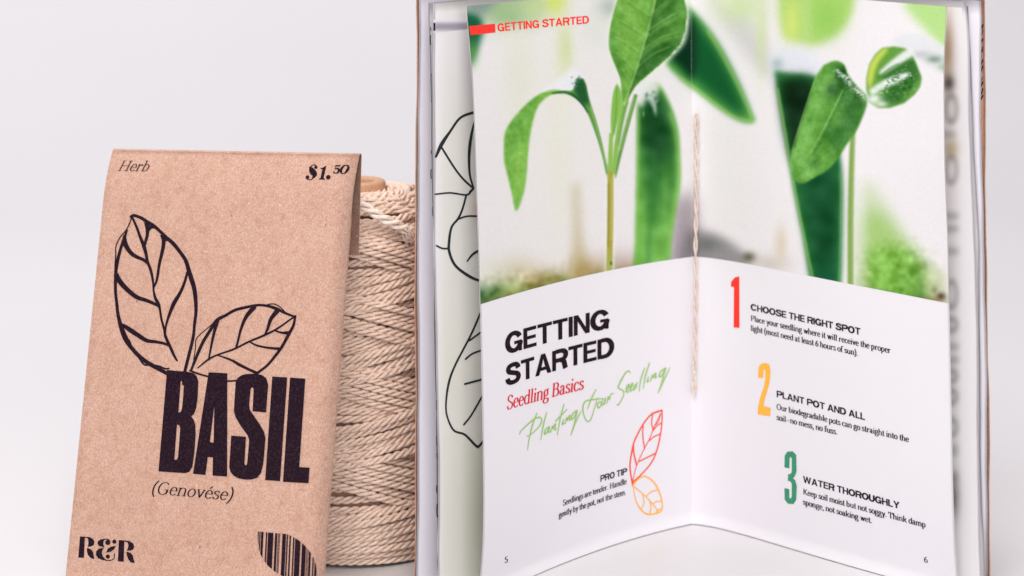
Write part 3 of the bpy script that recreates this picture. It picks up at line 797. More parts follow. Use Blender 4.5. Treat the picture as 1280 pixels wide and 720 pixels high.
# strands running over the rounded top towards the tube
for j, (r0, z0) in enumerate([(0.0262, 0.1238), (0.0238, 0.1254), (0.0214, 0.1264), (0.0190, 0.1270), (0.0166, 0.1273), (0.0142, 0.1275), (0.0123, 0.1275)]):
    w1 = random.uniform(0, 6.28)
    tilt = random.uniform(-0.04, 0.04)
    rr = r0 + 0.0009 * np.sin(th + w1) + 0.0004 * np.sin(3 * th + w1)
    C = np.column_stack([SP_C[0] + rr * np.cos(th), SP_C[1] + rr * np.sin(th), z0 + rr * tilt * np.sin(th + w1)])
    parts.append(ply_mesh(C, TR * 0.98, 0.0098, closed=True, phase=random.uniform(0, 6)))
# slack strands lying across the shoulder
for j in range(9):
    a0 = random.uniform(0, 6.28) if j > 3 else math.radians(-75 + 22 * j)
    sp = random.uniform(0.9, 1.5)
    C = []
    for t in np.linspace(0, 1, 60):
        a = a0 + sp * t
        zz = ZT + 0.003 - 0.013 * t
        r = prof_r(min(zz, ZT)) + 0.0016
        if zz > ZT: r -= 0.0012
        r -= 0.0040 * (math.exp(-t / 0.05) + math.exp(-(1 - t) / 0.05))
        C.append((SP_C[0] + r * math.cos(a), SP_C[1] + r * math.sin(a), zz))
    parts.append(ply_mesh(np.array(C), TR, 0.0098, phase=random.uniform(0, 6)))
V, F = join(parts)
wind = link_mesh('twine_winding', V, F, M_TWINE, spool, sb, smooth=True)
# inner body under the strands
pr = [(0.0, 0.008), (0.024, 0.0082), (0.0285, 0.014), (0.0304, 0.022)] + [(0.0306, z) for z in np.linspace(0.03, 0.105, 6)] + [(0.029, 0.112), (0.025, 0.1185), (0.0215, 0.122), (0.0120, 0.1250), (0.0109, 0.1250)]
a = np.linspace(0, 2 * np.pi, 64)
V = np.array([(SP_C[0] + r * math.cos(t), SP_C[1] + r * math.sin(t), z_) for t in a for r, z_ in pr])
link_mesh('twine_core', V, grid_faces(len(a), len(pr)), M_TWINE_GAP, spool, sb, smooth=True)
# cardboard tube
pr = [(0.0066, 0.0), (0.0108, 0.0), (0.0108, 0.1302), (0.0105, 0.1309), (0.0098, 0.1313), (0.0076, 0.1313), (0.0069, 0.1309), (0.0066, 0.1302), (0.0066, 0.0)]
V = np.array([(SP_C[0] + r * math.cos(t), SP_C[1] + r * math.sin(t), z_) for t in a for r, z_ in pr])
link_mesh('cardboard_tube', V, grid_faces(len(a), len(pr)), M_TUBE, spool, sb)


def on_cyl(px, py, R):
    r = ray(px, py)
    A = r[0] ** 2 + 1; B = -2 * (r[0] * SP_C[0] + SP_C[1]); Cc = SP_C @ SP_C - R * R
    D = max(B * B - 4 * A * Cc, 0)
    Y = (-B - math.sqrt(D)) / (2 * A)
    return np.array([0, 0, CAMH]) + r * Y


path = [on_cyl(x, y, SP_R + o_) for x, y, o_ in ((430, 244, 0.0), (446, 252, 0.0016), (460, 261, 0.0026), (474, 270, 0.0032), (487, 277, 0.0034), (498, 282, 0.0034), (506, 286, 0.0034))]
C = smooth_line(path, 12)
parts = [ply_mesh(C, TR * 1.25, 0.013)]
dirn = (C[-1] - C[-8]) / np.linalg.norm(C[-1] - C[-8])
for j in range(90):                                       # frayed fibres at the cut end
    dv = dirn * random.uniform(0.5, 1.1) + np.array([random.gauss(0, .2), random.gauss(-.1, .2), random.gauss(-.15, .38)])
    st = C[-random.randint(1, 10)] + np.array([random.gauss(0, .0007), random.gauss(0, .0006), random.gauss(0, .0007)])
    L_ = random.uniform(0.0025, 0.0050)
    wv = random.gauss(0, .0003)
    pth = np.array([st + dv * L_ * t + np.array([0, 0, wv * math.sin(4 * t) - 0.0012 * t * t]) for t in np.linspace(0, 1, 7)])
    parts.append(ply_mesh(pth, random.choice([0.00014, 0.0002, 0.00034]), 0.01, plies=1, sides=4))
V, F = join(parts)
link_mesh('loose_end', V, F, M_LOOSE, spool, sb, smooth=True)
# stray fibres all over
parts = []
for j in range(420):
    a_ = random.uniform(-2.6, 0.6); z_ = random.uniform(0.01, ZT + 0.002)
    r = prof_r(min(z_, ZT)) + TR * 0.9
    st = np.array([SP_C[0] + r * math.cos(a_), SP_C[1] + r * math.sin(a_), z_])
    out = np.array([math.cos(a_), math.sin(a_), 0]); tan = np.array([-math.sin(a_), math.cos(a_), random.gauss(0, .6)])
    L_ = random.uniform(0.001, 0.0034)
    pth = np.array([st + tan * L_ * t * random.uniform(.9, 1.1) + out * (0.0009 * math.sin(3 * t)) for t in np.linspace(0, 1, 6)])
    parts.append(ply_mesh(pth, 0.00006, 0.01, plies=1, sides=3))
V, F = join(parts)
link_mesh('stray_fibre', V, F, M_TWINE, spool, sb, smooth=True)['kind'] = 'stuff'

# ================================================================== BOOKLET
booklet = empty('booklet', (0.0667, 0.893, 0))
bb = (0.0667, 0.893, 0)
tag(booklet, 'open white gardening booklet with seedling photographs standing upright on the table', 'booklet')
XS, YS = 0.0667, 0.8921
ZTOP = 0.1997


class Page:
    """Upright sheet: a curve in plan from the fold outwards, its outer edge curling with height."""
    def __init__(self, side, depth, outer, edge_rows, edge_px, curl_pow=2.4, trim=False, z0=0.0003, z1=ZTOP, x0=XS, y0=YS):
        self.side, self.depth, self.outer = side, depth, outer
        self.z0, self.z1, self.pw = z0, z1, curl_pow
        self.x0, self.y0 = x0, y0
        xi = np.linspace(0, 0.16, 1601)
        X, Y = x0 + side * xi, y0 - depth(xi)
        self.tx = xi
        self.tu = np.r_[0, np.cumsum(np.hypot(np.diff(X), np.diff(Y)))]
        self.U = np.interp(outer, xi, self.tu)
        # curl along the normal as a function of height
        Yo = y0 - depth(np.array([outer]))[0]
        zr = CAMH - (np.asarray(edge_rows, float) - HZ) * Yo / FPX
        xo = 640 + (x0 + side * outer) * FPX / Yo
        nx, ny = self.nrm(np.array([outer]))
        k = (nx[0] - ny[0] * (x0 + side * outer) / Yo) * FPX / Yo
        o_ = np.argsort(zr)
        self.cz, self.cd = zr[o_], ((np.asarray(edge_px, float) - xo) / k)[o_]
        # smooth table
        zz = np.linspace(-0.01, 0.22, 400)
        dd = np.interp(zz, self.cz, self.cd)
        ker = np.hanning(41); ker /= ker.sum()
        dd = np.convolve(np.pad(dd, 20, mode='edge'), ker, 'valid')
        self.cz, self.cd = zz, dd
        self.kz = np.ones_like(zz)
        if trim:                                  # a sheet lying a little askew: only its reach from the fold changes with height
            xt = np.interp(zz, zr[o_], np.asarray(edge_px, float)[o_])
            xt = np.convolve(np.pad(xt, 20, mode='edge'), ker, 'valid')
            xs_ = np.linspace(0.05, 0.15, 4000)
            pxs = 640 + FPX * (x0 + side * xs_) / (y0 - depth(xs_))
            self.kz = np.interp(side * xt, side * pxs, xs_) / outer
            w_ = outer * 977.0
            self.kz = self.kz + 0.0020 * np.sin(zz * 47 + w_) + 0.0012 * np.sin(zz * 118 + 2.3 * w_) + 0.0005 * np.sin(zz * 310 + w_)
            self.cd = np.zeros_like(zz)

    def nrm(self, xi):
        e = 1e-4
        dy = -(self.depth(xi + e) - self.depth(np.maximum(xi - e, 0))) / (e + np.minimum(e, xi))
        dx = self.side * np.ones_like(xi)
        l = np.hypot(dx, dy)
        nx, ny = dy / l, -dx / l                 # one of the two normals
        s = np.where(ny > 0, -1.0, 1.0)          # pick the one facing the viewer
        return nx * s, ny * s

    def xy(self, xi, z, off=0.0):
        xi = xi * np.interp(z, self.cz, self.kz)
        d = np.interp(z, self.cz, self.cd) * np.clip(xi / self.outer, 0, None) ** self.pw + off
        nx, ny = self.nrm(xi)
        return self.x0 + self.side * xi + nx * d, self.y0 - self.depth(xi) + ny * d

    def at(self, uv, off=0.0):
        xi = np.interp(uv[:, 0], self.tu, self.tx)
        x, y = self.xy(xi, uv[:, 1], off)
        return np.column_stack([x, y, uv[:, 1]])

    def px2uv(self, P):
        P = np.asarray(P, float)
        z = np.full(len(P), 0.1)
        for _ in range(5):
            lo, hi = np.full(len(P), -0.004), np.full(len(P), 0.155)
            for _ in range(30):
                m = (lo + hi) / 2
                x, y = self.xy(np.maximum(m, 0), z)
                x = x + np.minimum(m, 0) * self.side
                px = 640 + FPX * x / y
                go = (px - P[:, 0]) * self.side < 0
                lo = np.where(go, m, lo); hi = np.where(go, hi, m)
            m = np.maximum((lo + hi) / 2, 0)
            x, y = self.xy(m, z)
            z = CAMH - (P[:, 1] - HZ) * y / FPX
        return np.column_stack([np.interp(m, self.tx, self.tu), z])

    def grid(self, nu, nv, u0=0.0, u1=None, z0=None, z1=None, off=0.0):
        us = u0 + ((self.U if u1 is None else u1) - u0) * np.linspace(0, 1, nu) ** 1.5     # finer towards the fold
        vs = np.linspace(self.z0 if z0 is None else z0, self.z1 if z1 is None else z1, nv)
        uu, vv = np.meshgrid(us, vs, indexing='ij')
        return np.column_stack([uu.ravel(), vv.ravel()])

    def build(self, name, mat, label=None, nu=160, nv=40, th=0.00011, attr=None):
        uv = self.grid(nu, nv)
        f, b_ = self.at(uv, 0).reshape(nu, nv, 3), self.at(uv, -th).reshape(nu, nv, 3)
        V, F = sheet(f, b_)
        A = None
        if attr is not None:
            px = 640 + FPX * V[:, 0] / V[:, 1]; py = HZ + FPX * (CAMH - V[:, 2]) / V[:, 1]
            A = attr(px, py)
        o = link_mesh(name, V, F, mat, booklet, bb, smooth=False, attr=A)
        if label: o['label'] = label
        return o


dL = lambda x: 0.67 * x + 6.1 * x * x
dR = lambda x: x * (1.02 - 0.85 * np.exp(-x / 0.017))
PL = Page(-1, dL, 0.0772, [7, 45, 90, 140, 200, 290, 380, 470, 560, 620, 680, 720, 750], [582, 586, 590, 592.5, 594.5, 597.5, 600.3, 602.3, 604, 604.7, 604, 601, 598])
PR = Page(1, dR, 0.0823, [8, 60, 100, 200, 300, 378, 540, 600, 680, 720, 745], [1184, 1180.6, 1180, 1181, 1185, 1186.5, 1190, 1191, 1193.5, 1197, 1199])
pageL = PL.build('page', M_PAPER, 'left page with the title and an arching seedling photograph')
pageR = PR.build('page', M_PAPER, 'right page with three numbered planting steps')


# ---- the printed photograph, painted as colours of a fine print grid
class Canvas:
    def __init__(self, x0, y0, x1, y1, s):
        self.x0, self.y0, self.s = x0, y0, s
        self.w, self.h = int((x1 - x0) * s), int((y1 - y0) * s)
        self.img = np.zeros((self.h, self.w, 3))
        self.X, self.Y = np.meshgrid(x0 + (np.arange(self.w) + .5) / s, y0 + (np.arange(self.h) + .5) / s)

    def mask(self, pts, smooth=4):
        P = np.asarray(pts, float)
        if smooth: P = smooth_line(np.vstack([P, P[:1]]), smooth)[:-1]
        acc = np.zeros((self.h, self.w))
        for sx, sy in ((-.25, -.25), (.25, -.25), (-.25, .25), (.25, .25)):
            ins = np.zeros((self.h, self.w), bool)
            X, Y = self.X + sx / self.s, self.Y + sy / self.s
            for (ax, ay), (bx, by) in zip(P, np.roll(P, -1, 0)):
                if ay == by: continue
                r0, r1 = sorted((ay, by))
                i0 = max(0, int((r0 - self.y0) * self.s) - 1); i1 = min(self.h, int((r1 - self.y0) * self.s) + 2)
                if i0 >= i1: continue
                y = Y[i0:i1]; x = X[i0:i1]
                c = ((ay > y) != (by > y)) & (x < (bx - ax) * (y - ay) / (by - ay) + ax)
                ins[i0:i1] ^= c
            acc += ins
        return acc / 4

    def line_mask(self, pts, w):
        P = np.asarray(pts, float)
        W = np.full(len(P), w, float) if np.isscalar(w) else np.interp(np.linspace(0, 1, len(P)), np.linspace(0, 1, len(w)), w)
        Q = smooth_line(np.column_stack([P, W]), 5)
        v, f = strip(Q[:, :2], Q[:, 2], caps=False)
        n = len(Q)
        return self.mask(np.vstack([v[:n], v[n:2 * n][::-1]]), 0)

    def blur(self, m, sig):
        if sig <= 0: return m
        r = max(1, int(round(sig * self.s * 0.98)))
        for _ in range(3):
            for ax in (0, 1):
                p = np.pad(m, [(r + 1, r) if k == ax else (0, 0) for k in range(2)], mode='edge')
                c = np.cumsum(p, axis=ax)
                m = (np.take(c, np.arange(2 * r + 1, c.shape[ax]), ax) - np.take(c, np.arange(0, c.shape[ax] - 2 * r - 1), ax)) / (2 * r + 1)
        return m

    def put(self, m, col, a=1.0):
        m = (m * a)[..., None]
        col = col if isinstance(col, np.ndarray) and col.ndim == 3 else np.array(col, float)
        self.img = self.img * (1 - m) + col * m

    def poly(self, pts, col, blur=0.0, a=1.0, smooth=4, clip=None):
        m = self.blur(self.mask(pts, smooth), blur)
        if clip is not None: m = m * clip
        self.put(m, col, a)
        return m

    def line(self, pts, w, col, blur=0.3, a=1.0, clip=None):
        m = self.blur(self.line_mask(pts, w), blur)
        if clip is not None: m = m * clip
        self.put(m, col, a)

    def blob(self, cx, cy, rx, ry, col, a=1.0, p=1.0, clip=None):
        m = np.exp(-(((self.X - cx) / rx) ** 2 + ((self.Y - cy) / ry) ** 2) ** p)
        if clip is not None: m = m * clip
        self.put(m, col, a)

    def noise(self, sig, amp, clip, seed):
        g = np.random.default_rng(seed).standard_normal((self.h, self.w))
        g = self.blur(g, sig); g /= g.std()
        self.img = np.clip(self.img + (g * amp * clip)[..., None], 0, 255)

    def sample(self, px, py):
        x = np.clip((px - self.x0) * self.s - .5, 0, self.w - 1.001); y = np.clip((py - self.y0) * self.s - .5, 0, self.h - 1.001)
        i, j = y.astype(int), x.astype(int)
        fy, fx = (y - i)[:, None], (x - j)[:, None]
        I = self.img
        return (I[i, j] * (1 - fx) + I[i, j + 1] * fx) * (1 - fy) + (I[i + 1, j] * (1 - fx) + I[i + 1, j + 1] * fx) * fy


cv = Canvas(570, -26, 1210, 396, 2)
cv.img[:] = (236, 232, 233)
cv.blob(1060, 180, 200, 180, (244, 240, 243), 0.8)
cv.blob(680, 160, 70, 170, (238, 236, 228), 0.6)
# left photo, background bokeh
cv.blob(625, 8, 45, 26, (158, 192, 134), 0.85)
cv.blob(640, 22, 26, 12, (128, 178, 100), 0.6)
cv.blob(655, -4, 40, 20, (150, 195, 120), 0.6)
cv.poly([(578, -20), (640, -20), (618, 5), (603, 20), (578, 10)], (128, 150, 146), 5, 0.9)
cv.poly([(576, 14), (598, 20), (604, 34), (600, 52), (592, 72), (586, 82), (576, 80)], (14, 96, 58), 3.6)
cv.blob(590, 66, 8, 16, (96, 168, 72), 0.7)
cv.blob(694, 2, 14, 18, (216, 232, 96), 0.95)
cv.blob(668, 10, 14, 16, (196, 218, 140), 0.7)
cv.blob(706, 62, 10, 36, (200, 222, 130), 0.7)
cv.blob(648, 90, 22, 60, (226, 230, 205), 0.6)
cv.blob(762, 10, 16, 14, (160, 178, 165), 0.75)
cv.blob(745, 34, 20, 26, (222, 226, 216), 0.7)
cv.blob(700, 175, 16, 130, (234, 234, 214), 0.6)
# tan stalk far behind and the soil line
cv.poly([(716, 230), (723, 232), (727, 290), (737, 345), (714, 350), (716, 300)], (206, 190, 150), 5, 0.85)
cv.blob(730, 340, 16, 18, (176, 148, 78), 0.8)
for x_, h_ in ((690, 20), (702, 26), (712, 34), (738, 24)):
    cv.line([(x_, 372), (x_ - 2, 355), (x_ + 3, 350 - h_)], [5, 4, 1], (186, 166, 104), 2.2, 0.6)
cv.blob(778, 336, 30, 20, (186, 158, 140), 0.8)
cv.blob(748, 345, 16, 16, (196, 160, 110), 0.7)
cv.blob(668, 356, 34, 18, (184, 152, 84), 0.9)
cv.blob(650, 338, 20, 18, (214, 200, 160), 0.5)
cv.blob(636, 364, 26, 14, (116, 158, 58), 0.95)
cv.blob(612, 372, 22, 13, (48, 112, 40), 1.0)
cv.blob(604, 371, 10, 9, (28, 84, 34), 0.9)
cv.blob(652, 368, 10, 7, (92, 140, 50), 0.8)
cv.blob(676, 366, 14, 6, (140, 150, 62), 0.8)
cv.blob(626, 345, 30, 22, (214, 214, 176), 0.5)
cv.blob(690, 352, 20, 12, (160, 162, 82), 0.8)
cv.poly([(596, 384), (640, 362), (700, 350), (760, 338), (830, 326), (830, 340), (700, 370), (620, 390)], (138, 132, 60), 3.5, 0.6)
for x_ in range(604, 760, 7):
    y_ = 380 - (x_ - 600) * 0.222
    cv.line([(x_, y_ + 3), (x_ + random.uniform(-2, 2), y_ - 5), (x_ + random.uniform(-5, 5), y_ - random.uniform(9, 20))], [4, 2.6, 0.8], random.choice([(84, 128, 44), (150, 140, 70), (120, 150, 62), (176, 156, 96)]), 1.8, 0.55)
# grey-violet patch of the print next to the fold
cv.poly([(842, 250), (866, 246), (872, 330), (836, 334)], (158, 146, 154), 8, 0.9)
cv.poly([(858, 288), (886, 290), (912, 302), (930, 318), (930, 335), (852, 335)], (128, 124, 126), 5, 0.8)
cv.blob(884, 306, 16, 10, (96, 104, 98), 0.6)
cv.blob(936, 322, 9, 7, (88, 84, 60), 0.9)
cv.blob(960, 330, 26, 12, (200, 188, 176), 0.6)
cv.blob(976, 306, 8, 24, (222, 208, 180), 0.8)
# dark leaf crossing the fold
m = cv.poly([(846, -6), (862, 10), (879, 28), (901, 59), (922, 100), (938, 137), (944, 150), (935, 154), (919, 148), (897, 134), (872, 115), (850, 98), (832, 78), (826, 50)], (98, 176, 76), 2.6)
cv.poly([(846, 0), (862, 18), (879, 36), (899, 66), (918, 102), (932, 138), (928, 146), (898, 126), (872, 104), (852, 88), (838, 70), (832, 46)], (6, 88, 40), 6, 0.95)
cv.poly([(840, 10), (858, 20), (869, 30), (868, 96), (852, 84), (838, 66)], (0, 44, 24), 4, 0.85)
# pale wash right of it
cv.poly([(878, -26), (905, -26), (960, 60), (975, 100), (950, 90), (905, 30)], (206, 204, 206), 7, 0.8)
cv.blob(925, 6, 30, 24, (208, 230, 168), 0.9)
cv.blob(908, -6, 16, 16, (226, 236, 200), 0.8)
cv.blob(952, 44, 8, 50, (206, 226, 160), 0.65)
m = cv.poly([(972, -26), (976, 30), (986, 52), (1014, 57), (1042, 46), (1060, 26), (1067, 4), (1064, -26)], (172, 218, 104), 4.5)
cv.blob(990, 30, 12, 34, (222, 236, 120), 0.75)
cv.blob(1034, 22, 22, 26, (140, 204, 84), 0.6)
cv.poly([(1000, -26), (1008, -26), (1014, 56), (1004, 56)], (196, 226, 140), 4, 0.5)
# white-topped dark leaf behind the front leaf
cv.poly([(964, 70), (975, 58), (1000, 55), (1020, 70), (1030, 92), (1000, 110), (968, 98)], (226, 230, 240), 6, 0.95)
cv.blob(972, 80, 8, 8, (150, 176, 170), 0.6)
m = cv.poly([(968, 88), (990, 92), (1016, 95), (1030, 110), (1046, 170), (1051, 205), (1052, 240), (1051, 300), (1048, 366), (1018, 366), (1004, 296), (994, 246), (984, 190), (974, 130)], (36, 122, 54), 2.4)
cv.poly([(974, 98), (1016, 100), (1022, 160), (1010, 190), (994, 200), (982, 160)], (6, 38, 16), 6.5, 0.95)
cv.poly([(1000, 220), (1044, 205), (1046, 330), (1024, 350), (1010, 290)], (8, 76, 40), 6.5, 0.9)
cv.noise(6, 6, m, 52)
cv.blob(1032, 345, 16, 16, (8, 92, 54), 0.8, clip=m)
cv.line([(940, 149), (936, 137), (921, 104), (900, 64), (884, 38)], 3.0, (150, 206, 96), 1.4, 0.8)
cv.line([(942, 152), (919, 147), (897, 132), (872, 113), (850, 97)], 3.2, (150, 206, 96), 1.4, 0.8)
cv.line([(972, 110), (984, 180), (995, 246), (1006, 300), (1017, 352)], 2.6, (134, 190, 88), 1.2, 0.85)
cv.line([(1051, 215), (1051, 300), (1049, 352)], 2.2, (96, 180, 84), 1.2, 0.7)
# pale green corner and pale grey leaf behind
cv.poly([(1122, -26), (1200, -26), (1190, 70), (1172, 54), (1150, 30), (1134, 12)], (178, 224, 128), 5, 0.95)
m = cv.poly([(1112, 52), (1130, 42), (1158, 46), (1190, 66), (1196, 96), (1166, 86), (1146, 74)], (226, 228, 230), 2.4, 0.95)
cv.blob(1168, 74, 10, 5, (120, 150, 128), 0.85, clip=m); cv.blob(1152, 68, 14, 5, (186, 192, 194), 0.7, clip=m)
cv.blob(1180, 84, 8, 6, (150, 178, 140), 0.7, clip=m)
# green mound bottom right
cv.poly([(1076, 225), (1092, 232), (1112, 262), (1136, 300), (1164, 330), (1176, 380), (1080, 380), (1072, 300)], (202, 222, 176), 8, 0.85)
cv.poly([(1082, 262), (1104, 268), (1124, 296), (1146, 322), (1156, 380), (1082, 380), (1078, 320)], (164, 206, 110), 8, 0.9)
cv.poly([(1084, 318), (1108, 306), (1130, 312), (1150, 334), (1152, 380), (1092, 380)], (124, 190, 66), 6, 0.9)
cv.blob(1146, 352, 18, 20, (104, 164, 60), 0.7)
cv.blob(1160, 376, 22, 6, (122, 116, 48), 0.85)
cv.blob(1130, 374, 16, 5, (92, 140, 44), 0.8)
cv.blob(1104, 366, 12, 5, (104, 156, 52), 0.7)
cv.blob(1086, 362, 9, 5, (150, 160, 96), 0.7)
cv.blob(1176, 370, 6, 5, (84, 50, 34), 0.95)
cv.blob(1168, 362, 4, 5, (96, 90, 40), 0.8)
cv.line([(1150, 376), (1152, 360), (1148, 346)], 5, (84, 140, 46), 1.6, 0.7)
cv.line([(1124, 372), (1128, 358)], 4, (84, 144, 44), 1.6, 0.7)
cv.blob(1168, 352, 14, 16, (190, 200, 150), 0.7)
cv.blob(1150, 372, 10, 8, (78, 128, 46), 0.7)
cv.line([(1075, 200), (1077, 280), (1078, 360)], 5, (244, 242, 244), 4, 0.45)
cv.noise(2, 8, np.exp(-(((cv.X - 1120) / 50) ** 2 + ((cv.Y - 336) / 40) ** 2) ** 2), 6)
cv.noise(4, 12, np.exp(-(((cv.X - 1128) / 46) ** 2 + ((cv.Y - 344) / 34) ** 2) ** 2), 3)
cv.noise(4, 12, np.exp(-(((cv.X - 660) / 90) ** 2 + ((cv.Y - 362) / 24) ** 2) ** 2), 4)
cv.noise(2, 9, np.exp(-(((cv.X - 660) / 90) ** 2 + ((cv.Y - 362) / 24) ** 2) ** 2), 5)
# thin stem right
cv.line([(1066, 160), (1064, 220), (1063, 290), (1063, 372)], 9, (238, 238, 232), 1.2, 0.8)
cv.line([(1066, 160), (1064, 220), (1063, 290), (1063, 372)], [5.5, 6.5, 7, 7], (128, 168, 78), 0.9)
cv.line([(1067.5, 170), (1065.5, 230), (1064.5, 300), (1064.5, 372)], 2, (166, 192, 110), 0.9, 0.7)
# front leaf right
pts = [(1030, 81), (1044, 76), (1055, 81), (1060, 94), (1072, 109), (1083, 120), (1084, 128), (1079, 144), (1069, 166), (1060, 178), (1050, 194), (1035, 212), (1016, 223), (1004, 229), (994, 226), (990, 215), (990, 190), (994, 180), (999, 159), (1007, 137), (1013, 116), (1019, 97)]
m = cv.poly(pts, (96, 166, 62), 0.8)
cv.poly([(1044, 78), (1056, 84), (1072, 108), (1084, 122), (1080, 142), (1066, 168), (1050, 186), (1040, 180), (1052, 140), (1048, 110)], (52, 116, 48), 5, 0.85, clip=m)
cv.blob(1040, 112, 10, 9, (34, 84, 34), 0.85, clip=m)
cv.blob(1052, 94, 7, 12, (28, 82, 34), 0.8, clip=m)
cv.blob(1008, 190, 12, 30, (124, 190, 84), 0.8, clip=m)
cv.blob(1024, 130, 9, 26, (116, 184, 78), 0.6, clip=m)
cv.blob(1040, 168, 10, 12, (44, 112, 44), 0.5, clip=m)
cv.blob(1018, 205, 8, 8, (60, 130, 52), 0.5, clip=m)
cv.line([(1054, 112), (1040, 140), (1026, 168), (1012, 192)], 1.4, (156, 206, 110), 0.7, 0.8, clip=m)
cv.line([(1056, 116), (1043, 143), (1030, 170), (1016, 194)], 2.2, (44, 112, 46), 1.0, 0.6, clip=m)
cv.noise(1.2, 4, m, 11); cv.noise(4, 8, m, 12)
cv.line([(1000, 206), (1012, 170), (1024, 130), (1034, 96)], 3, (128, 194, 90), 2, 0.7, clip=m)
cv.line([(1046, 186), (1060, 160), (1072, 136)], 4, (76, 146, 60), 2.5, 0.6, clip=m)
cv.line([(1046, 90), (1054, 96), (1062, 106), (1070, 113), (1080, 121)], [1.5, 4, 4.5, 3.5, 2], (226, 234, 226), 1.6, 0.6, clip=m)
for _ in range(80):
    t = random.random(); x = 1045 + 38 * t + random.gauss(0, 2.2); y = 87 + 36 * t + random.gauss(0, 1.8)
    r_ = random.uniform(0.8, 1.6)
    cv.blob(x, y, r_ * 1.3, r_ * 0.8, (234, 240, 234), 0.38)
for _ in range(40):
    t = random.random(); cv.blob(1048 + 26 * t + random.gauss(0, 3), 92 + 28 * t + random.gauss(0, 3), 1.3, 1.1, (32, 86, 36), 0.6, clip=m)
cv.line([(990, 215), (990, 190), (999, 159), (1013, 116), (1022, 92)], 1.6, (150, 205, 100), 0.7, 0.6)
# upper right leaf with sheen
pts = [(1103, 60), (1117, 58), (1130, 60), (1139, 66), (1145, 79), (1152, 97), (1150, 108), (1143, 118), (1130, 129), (1112, 135), (1098, 135), (1086, 128), (1083, 112), (1083, 98), (1087, 80), (1094, 68)]
m = cv.poly(pts, (98, 162, 58), 0.9, smooth=1)
cv.poly([(1083, 100), (1088, 78), (1104, 60), (1110, 62), (1096, 82), (1088, 112)], (214, 228, 84), 2.2, 0.9, clip=m)
cv.poly([(1100, 96), (1120, 78), (1142, 74), (1150, 96), (1142, 116), (1120, 130), (1100, 128), (1108, 108)], (40, 104, 40), 3, 0.75, clip=m)
cv.line([(1130, 122), (1142, 114), (1150, 100)], 7, (120, 180, 76), 2.5, 0.7, clip=m)
cv.line([(1100, 92), (1116, 80), (1134, 68), (1142, 66)], [5, 9, 11, 7], (234, 240, 238), 1.6, 0.95)
cv.line([(1088, 116), (1104, 106), (1122, 98), (1136, 92)], [8, 9, 9, 4], (234, 240, 238), 1.6, 0.95)
for _ in range(30):
    t = random.random(); cv.blob(1092 + 48 * t + random.gauss(0, 2), 118 - 26 * t + random.gauss(0, 3.4), 1.1, 0.9, (236, 242, 240), 0.55)
for _ in range(40):
    t = random.random(); cv.blob(1106 + 36 * t, 108 - 30 * t + random.gauss(0, 2), 1.4, 1.0, (44, 112, 44), 0.6, clip=m)
cv.blob(1092, 124, 10, 7, (238, 242, 240), 0.95)
cv.blob(1102, 130, 8, 4, (230, 238, 230), 0.8)
cv.line([(1098, 98), (1112, 86), (1124, 80)], 2.2, (66, 136, 48), 0.9, 0.8, clip=m)
cv.noise(1.2, 8, m * np.exp(-(((cv.X - 1122) / 26) ** 2 + ((cv.Y - 108) / 20) ** 2) ** 2), 15)
for _ in range(40):
    cv.blob(random.gauss(1128, 11), random.gauss(100, 9), 1.2, 0.8, (190, 214, 184), 0.3, clip=m)
# left photo: big dark leaf beside the fold
m = cv.poly([(797, 128), (803, 116), (812, 106), (824, 106), (838, 132), (847, 161), (850, 200), (850, 232), (845, 262), (840, 293), (832, 345), (794, 345), (794, 300), (796, 200)], (112, 186, 72), 1.8)
cv.poly([(801, 128), (815, 114), (832, 130), (842, 165), (844, 215), (838, 250), (826, 280), (812, 270), (804, 220), (800, 170)], (30, 104, 44), 6.5, 0.9, clip=m)
cv.poly([(803, 126), (818, 112), (834, 140), (838, 190), (824, 210), (806, 180)], (10, 66, 28), 6.5, 0.8, clip=m)
cv.blob(822, 270, 14, 40, (96, 172, 66), 0.55, clip=m)
cv.blob(832, 240, 7, 40, (120, 190, 76), 0.5, clip=m)
cv.noise(5, 7, m, 51)
cv.line([(818, 190), (816, 240), (812, 290), (810, 330)], 5, (50, 130, 56), 3, 0.7, clip=m)
cv.line([(838, 140), (846, 170), (849, 220), (843, 262), (835, 320)], 4, (146, 206, 92), 2, 0.7, clip=m)
cv.line([(798, 140), (797, 220), (796, 330)], 3, (130, 200, 80), 1.5, 0.7, clip=m)
cv.poly([(792, 116), (800, 104), (816, 100), (824, 108), (816, 130), (808, 122), (803, 134), (794, 126)], (232, 234, 234), 2.4, 0.9)
for _ in range(16):
    cv.blob(random.gauss(815, 5), random.gauss(126, 8), random.uniform(1.5, 3), random.uniform(2, 4), random.choice([(210, 220, 214), (24, 84, 38)]), 0.4, clip=m)
cv.line([(812, 118), (818, 134), (820, 146)], [7, 4, 1], (190, 208, 192), 1.5, 0.8)
